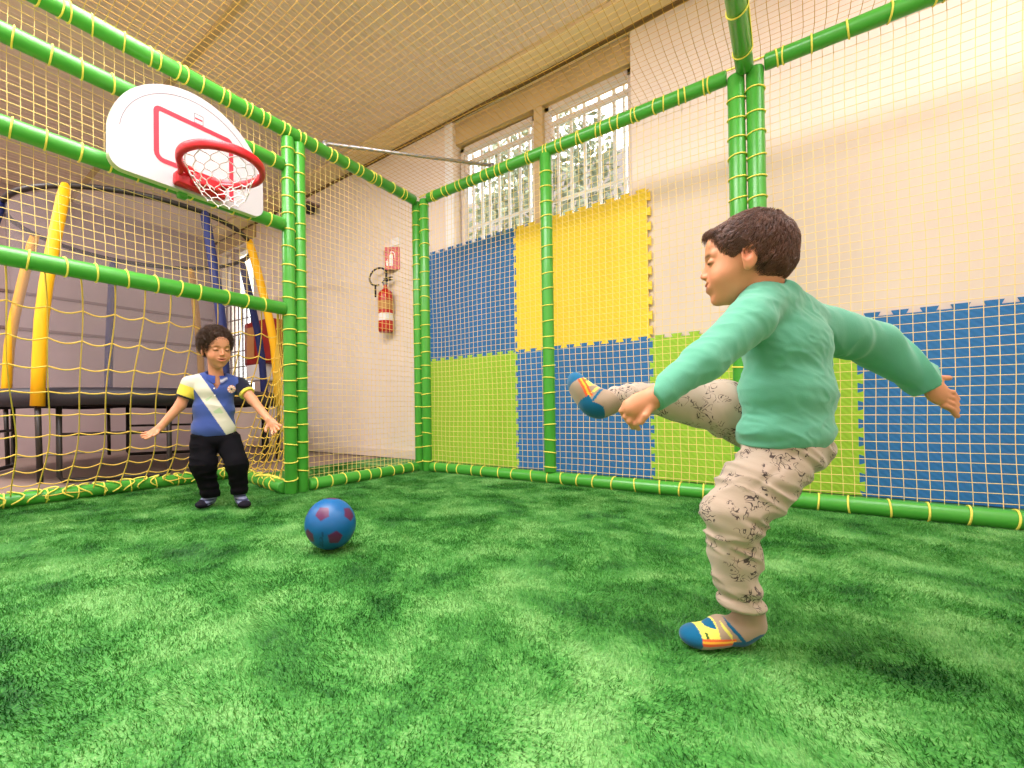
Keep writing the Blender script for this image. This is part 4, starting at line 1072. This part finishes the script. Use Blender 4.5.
def ghand(p, w, axis, palm_n, spread, s_):
    """open hand: axis = to the fingers, palm_n = palm normal, s_ = thumb side sign"""
    ax = nrm(axis); n_ = nrm(A(*palm_n)-ax*(A(*palm_n)@ax)); sd = np.cross(n_, ax)*s_
    c = w+ax*.032; d = ell(p, c, np.stack([ax, sd, n_]), (.036, .028, .013)); d = smin(d, cap(p, w, c, .018, .014), .012)
    for i, (L_, o) in enumerate(((.044, 1.5), (.050, .5), (.047, -.5), (.036, -1.5))):
        b0 = w+ax*.052+sd*o*.0135; dr = nrm(ax+sd*o*spread); b1 = b0+dr*L_*.45+n_*.004; b2 = b1+nrm(dr+n_*.45)*L_*.35; b3 = b2+nrm(dr+n_*1.0)*L_*.2
        d = smin(d, finger(p, [b0-dr*.012, b1, b2, b3], .0072), .005)
    t0 = w+ax*.018+sd*.018; t1 = t0+nrm(ax*.6+sd+n_*.3)*.028; t2 = t1+nrm(ax+sd*.5+n_*.3)*.020
    return smin(d, finger(p, [t0, t1, t2], .0085), .008)
def goal_body(p):
    q = (p-GC)@GF.T/GS; d = head_local(q, .002, .5)*.97
    d = smin(d, cap(p, GC-GF[2]*.06-GF[0]*.02, gn-A(0, 0, .02), .036, .040), .016)
    t = ell(p, G(214, 398, 2.53), TG, (.090, .060, .09)); t = smin(t, ell(p, G(215, 428, 2.53), TG, (.085, .060, .08)), .03); t = smin(t, cap(p, gsR, gsL, .034), .04); d = smin(d, t, .03)
    d = smin(d, chain(p, [gsR, geR, gwR], [.034, .028, .019], .012), .02); d = smin(d, chain(p, [gsL, geL, gwL], [.034, .028, .019], .012), .02)
    d = smin(d, ghand(p, gwR, -rI*.55-UP*.52+vcam*.35, vcam*.5+UP*.7, .22, 1), .01)
    d = smin(d, ghand(p, gwL, rI*.55-UP*.55+vcam*.25, vcam*.8+UP*.25, .22, -1), .01)
    l = chain(p, [ghR, gkR, gaR, ghlR+A(0, 0, .03)], [.054, .040, .024, .020], .02); l = smin(l, chain(p, [ghL, gkL, gaL, ghlL+A(0, 0, .03)], [.054, .040, .024, .020], .02), .01)
    f1, _ = foot_sdf(p, ghlR, gtR, (0, 0, 1), .85); f2, _ = foot_sdf(p, ghlL, gtL, (0, 0, 1), .85); l = smin(l, smin(f1+.004, f2+.004, .001), .005)
    return smin(d, l, .03)
lo, hi = kbox([GC+A(0, 0, .12), gwR-rI*.11-A(0, 0, .06), gwL+rI*.09-A(0, 0, .1), gtR, gtL, ghlR, ghlL, gsR-vcam*.12, gsL-vcam*.12, gwR+vcam*.1, gkR+vcam*.08], .04); lo[2] = -.012
V_, F_ = surfnet(goal_body, lo, hi, .003); V_, F_ = drop_islands(V_, F_, .05)
boy2 = mesh('person', V_, F_, SK, None, tint=skin_tint((V_-GC)@GF.T/GS, (208, 144, 108)), loc=g_o)
tag(boy2, 'curly haired boy in a blue polo shirt and black trousers standing in the goal', 'person')
def uvw(V): return (V-G(214, 410, 2.53))@np.stack([TG[0], fT, A(0, 0, 1)]).T      # across the picture, to the camera, up
PO = mat('polo_pique', (78, 100, 170), .85, .15, sheen=.2, attr=True, bump=(500, .15, .002))
cR = gsR+(geR-gsR)*.66; cL = gsL+(geL-gsL)*.62
def polo(p):
    d = ell(p, G(214, 392, 2.53), TG, (.110, .084, .085)); d = smin(d, ell(p, G(214, 410, 2.53), TG, (.110, .088, .10)), .03); d = smin(d, ell(p, G(214, 428, 2.53), TG, (.115, .092, .10)), .03)
    d = smin(d, chain(p, [gsR, G(215, 378, 2.53), gsL], [.040, .046, .040], .02), .035)
    d = d-.0035*ridge(p, [A(0, 0, 1)*16+rI*5, rI*9, vcam*7], 31)
    d = smax(d, -((p-G(214, 440.5, 2.53))@nrm(A(0, 0, 1)-.03*rI)), .004)
    for (a, b, c) in ((gsR, geR, cR), (gsL, geL, cL)):
        s = chain(p, [a, b], [.043, .043], .01)-.002*ridge(p, [nrm(b-a)*30, rI*8, vcam*8], 33); s = smax(s, (p-c)@nrm(b-a), .003); d = smin(d, s, .014)
    nk = cap(p, GC-GF[2]*.05-GF[0]*.02, gn-A(0, 0, .02), .042, .046); d = smax(d, -nk, .003)
    vn = (p-G(216, 383, 2.53))@np.stack([TG[0], fT, A(0, 0, 1)]).T; d = smax(d, -smax(smax(np.abs(vn[:, 0])-.006-.55*(vn[:, 2]+.03), -vn[:, 1], .002), -vn[:, 2]-.05, .002), .003)
    return d
def polo_tint(V):
    q = uvw(V); a, z = q[:, 0], q[:, 2]; c = np.tile(A(*lin(60, 80, 146)), (len(V), 1))
    def put(m, col): c[m] = A(*lin(*col))
    # sash from the right shoulder to the left hip
    x0, z0, x1, z1 = -.092, .170, .100, -.145; ln = math.hypot(x1-x0, z1-z0); nx_, nz_ = -(z1-z0)/ln, (x1-x0)/ln
    sdist = (a-x0)*nx_+(z-z0)*nz_; put(np.abs(sdist) < .034, (206, 202, 184))
    lett = (np.abs(sdist) < .020) & (np.sin((a*.6-z)*70) > .2) & (np.sin((a-z)*38) > .1) & (z > -.02) & (z < .10); put(lett, (176, 196, 158))
    rs = (V-gsR)@nrm(geR-gsR); ra = a < -.108+.0*z; Ls = np.linalg.norm(geR-gsR)
    armR_ = (np.linalg.norm(np.cross(V-gsR, nrm(geR-gsR)), axis=1) < .055) & (a < -.098)
    put(armR_, (206, 202, 184)); put(armR_ & (rs > Ls*.12), (232, 208, 76)); put(armR_ & (rs > Ls*.58), (30, 32, 48))
    rl = (V-gsL)@nrm(geL-gsL); armL_ = (a > .124) | ((rl > .015) & (a > .110)); put(armL_, (24, 28, 46)); put(armL_ & (rl > Ls*.52), (222, 206, 84))
    cd = np.hypot(a-.088, z-.118)
    fr = q[:, 1] > -.02
    ang_ = np.arctan2(z-.118, a-.088)
    put(fr & (cd < .022), (226, 150, 120)); put(fr & (cd < .021) & (np.sin(ang_*8) > 0), (236, 226, 216)); put(fr & (cd < .011), (222, 196, 150)); put(fr & (cd < .006), (80, 70, 110))
    return c
lo, hi = kbox([G(166, 372, 2.53), G(262, 400, 2.53), G(215, 368, 2.42), G(215, 446, 2.66), gsR+A(0, 0, .06)], .03)
sd_mesh('polo_shirt', polo, lo, hi, .0028, PO, boy2, polo_tint)
# collar: two leaves and a placket with buttons
cb = gn+A(0, 0, .012)
CO = mat('polo_collar', (64, 86, 166), .8, .2, attr=True)
for sg_ in (1, -1):                       # two pointed collar leaves
    V = []; F = []; nc, nr = 26, 5; off = (0, .0028)
    for lay in (0, 1):
        for i in range(nc):
            ph = .20+(PI-.20)*i/(nc-1); front = math.cos(ph)
            drop = .026+.018*math.exp(-((ph-.30)/.30)**2)
            for k in range(nr):
                t = k/(nr-1); rr = .046+.020*t**.8+off[lay]; dz = .016-.014*max(front, 0)-drop*t+.006*math.sin(PI*t)
                V.append(cb+(rr*math.sin(ph)*sg_)*TG[0]+(rr*front*.95+.004*front)*TG[1]+A(0, 0, dz))
    n0 = nc*nr
    for i in range(nc-1):
        for k in range(nr-1):
            a = i*nr+k; F.append((a, a+nr, a+nr+1, a+1)); F.append((n0+a, n0+a+1, n0+a+nr+1, n0+a+nr))
    for i in range(nc-1):
        for k in (0, nr-1): a = i*nr+k; F.append((a, a+nr, n0+a+nr, n0+a))
    for k in range(nr-1):
        for i in (0, nc-1): a = i*nr+k; F.append((a, a+1, n0+a+1, n0+a))
    tn = np.tile(A(*lin(50, 70, 142)), (len(V), 1)); kk = np.arange(len(V)) % nr
    if sg_ > 0: tn[kk == nr-2] = A(*lin(200, 200, 210))
    autosmooth(mesh('collar_leaf', V, F, CO, boy2, tint=tn), 60)
for z in (0, 1):
    b_ = G(214.5+.4*z, 388.5+7*z, 2.442); MB().tube([b_, b_+vcam*.004], .0042, 10).build('button', M['white'], boy2)
TR = mat('black_jersey', (11, 10, 15), .9, .12, sheen=0, bump=(300, .2, .002))
def trous2(p):
    d = ell(p, G(217, 440, 2.53), TG, (.118, .085, .065))
    for (h_, k_, a_, r_, sg_) in ((ghR, gkR, gaR, (.072, .064, .044), 1), (ghL, gkL, gaL, (.070, .054, .043), 2)):
        l = chain(p, [h_, k_, a_], r_, .03)-.004*ridge(p, [A(0, 0, 1)*26, rI*10, vcam*8], 40+sg_)
        l = l-.004*np.exp(-((p[:, 2]-a_[2]-.02)/.012)**2)-.003*np.exp(-((p[:, 2]-a_[2]-.06)/.012)**2)
        l = smax(l, -(p[:, 2]-a_[2]+.004), .006); d = smin(d, l, .014)
    return d
lo, hi = kbox([G(186, 430, 2.42), G(250, 430, 2.68), gaR, gaL, gkR+vcam*.1, gkL+vcam*.1, gkR-rI*.08, gkL+rI*.08], .05); sd_mesh('trousers', trous2, lo, hi, .0030, TR, boy2)
S2 = mat('grey_sock', (120, 124, 150), .9, .1, attr=True, bump=(600, .2, .0015))
for (hl, te, an) in ((ghlR, gtR, gaR), (ghlL, gtL, gaL)):
    f0 = nrm(te-hl); L0_ = np.linalg.norm(te-hl)
    def fs(p, hl=hl, te=te, an=an):
        d, q = foot_sdf(p, hl, te, (0, 0, 1), .98); return smin(d, cap(p, an, hl+A(0, 0, .035), .034, .028), .02)
    def ts(V, hl=hl, f0=f0, L0_=L0_):
        q = (V-hl)@frame(f0, (0, 0, 1)).T; c = np.tile(A(*lin(122, 128, 156)), (len(V), 1)); t = q[:, 0]/L0_
        c[(np.sin(q[:, 2]*330) > .3) & (t > .3)] = A(*lin(58, 62, 88)); c[(q[:, 2] < .016+.012*(t > .7)) | (t > .80)] = A(*lin(30, 28, 38)); return c
    lo, hi = kbox([hl, te, an], .045); o = sd_mesh('sock', fs, lo, hi, .0026, S2, boy2, ts); o['label'] = 'grey patterned sock with black sole'
def hair2(p):
    q = (p-GC)@GF.T/GS
    d = ell(q, (-.016, 0, .040), I3, (.096, .079, .080)); n = 1-np.abs(vnoise(q*62, 51))*2; n2 = vnoise(q*95, 52)
    d = d-.010*n-.004*n2
    hl = np.interp(q[:, 0], [-.12, -.05, -.02, .0, .02, .036, .05, .064, .078, .11], [-.045, -.045, -.030, .022, .020, -.004, .020, .046, .056, .060])
    return smax(d, hl+.008*vnoise(q*50, 55)-q[:, 2], .006)*.97
lo, hi = kbox([GC], .14); hair_b = sd_mesh('hair', hair2, lo, hi, .0028, HR2, boy2)
Vh = np.array([v.co for v in hair_b.data.vertices])+A(*g_o)
strands('hair_strand', Vh, GC, GF, GS, 2600, .030, .0011, HR2, hair_b, lambda P0: P0-A(-.03, 0, .14), .0070, 9, 9)
for s_ in (1, -1): eye(boy2, GC, GF, GS, s_, open_=.30)


# ================================================================ LIGHT AND CAMERA
w = bpy.data.worlds.new('sky'); bpy.context.scene.world = w; w.use_nodes = True
bg = w.node_tree.nodes['Background']; bg.inputs[0].default_value = (1, .985, .98, 1); bg.inputs[1].default_value = 2.6
def lamp(x, y, sx, sy, power, col, lab):  # out-of-view panels with frames, added to light the cage and room
    t = thing('added_ceiling_light', (x, y, CZ), lab, 'added lamp', 'added ceiling light panels')
    mbf = MB(); 
    mbf.box((x-sx/2-.03, y-sy/2-.03, CZ-.05), (x+sx/2+.03, y-sy/2, CZ-.001)); mbf.box((x-sx/2-.03, y+sy/2, CZ-.05), (x+sx/2+.03, y+sy/2+.03, CZ-.001))
    mbf.box((x-sx/2-.03, y-sy/2, CZ-.05), (x-sx/2, y+sy/2, CZ-.001)); mbf.box((x+sx/2, y-sy/2, CZ-.05), (x+sx/2+.03, y+sy/2, CZ-.001))
    mbf.build('frame', M['white'], t, smooth=False)
    L_ = bpy.data.lights.new('panel_light', 'AREA'); L_.shape = 'RECTANGLE'; L_.size = sx; L_.size_y = sy; L_.energy = power; L_.color = col
    lo = bpy.data.objects.new('panel_light', L_); C.objects.link(lo); lo.location = (0, 0, -.055); lo.parent = t
LAMPC = (1, .955, .985)
lamp(2.6, -4.1, 1.5, .8, 45, LAMPC, 'added unseen light panel above the near end of the cage')
lamp(1.1, -2.6, 2.4, 1.5, 175, LAMPC, 'added unseen light panel above the middle of the cage')
lamp(3.9, -1.4, .9, 2.4, 62, LAMPC, 'added unseen light panel by the right end of the cage')
lamp(-.6, -3.7, 1.2, .8, 60, LAMPC, 'added unseen light panel behind the goal side of the cage')
lamp(-2.8, -3.9, 1.2, .8, 130, LAMPC, 'added unseen light panel above the trampoline area')
S_ = bpy.data.lights.new('sun', 'SUN'); S_.energy = 5; S_.angle = .02; S_.color = (1, .97, .95)
so = bpy.data.objects.new('sun', S_); C.objects.link(so)
from mathutils import Vector as _V
so.rotation_euler = _V((-.86, -.10, -.5)).to_track_quat('-Z', 'Y').to_euler()
cam = bpy.data.cameras.new('camera'); co = bpy.data.objects.new('camera', cam); C.objects.link(co)
from mathutils import Matrix, Vector
co.matrix_world = Matrix(((RT[0], UP[0], -FW[0], CAM[0]), (RT[1], UP[1], -FW[1], CAM[1]), (RT[2], UP[2], -FW[2], CAM[2]), (0, 0, 0, 1)))
cam.sensor_fit = 'HORIZONTAL'; cam.sensor_width = 36; cam.lens = 36*FPX/1024
cam.shift_x = (512-CX)/1024; cam.shift_y = (CY-384)/1024; cam.clip_start = .02
sc = bpy.context.scene; sc.camera = co
sc.view_settings.view_transform = 'Standard'; sc.view_settings.look = 'None'; sc.view_settings.gamma = 1; sc.view_settings.exposure = 0.30
sc.view_settings.use_curve_mapping = False
sc.cycles.use_denoising = True; sc.cycles.max_bounces = 8; sc.cycles.transparent_max_bounces = 16
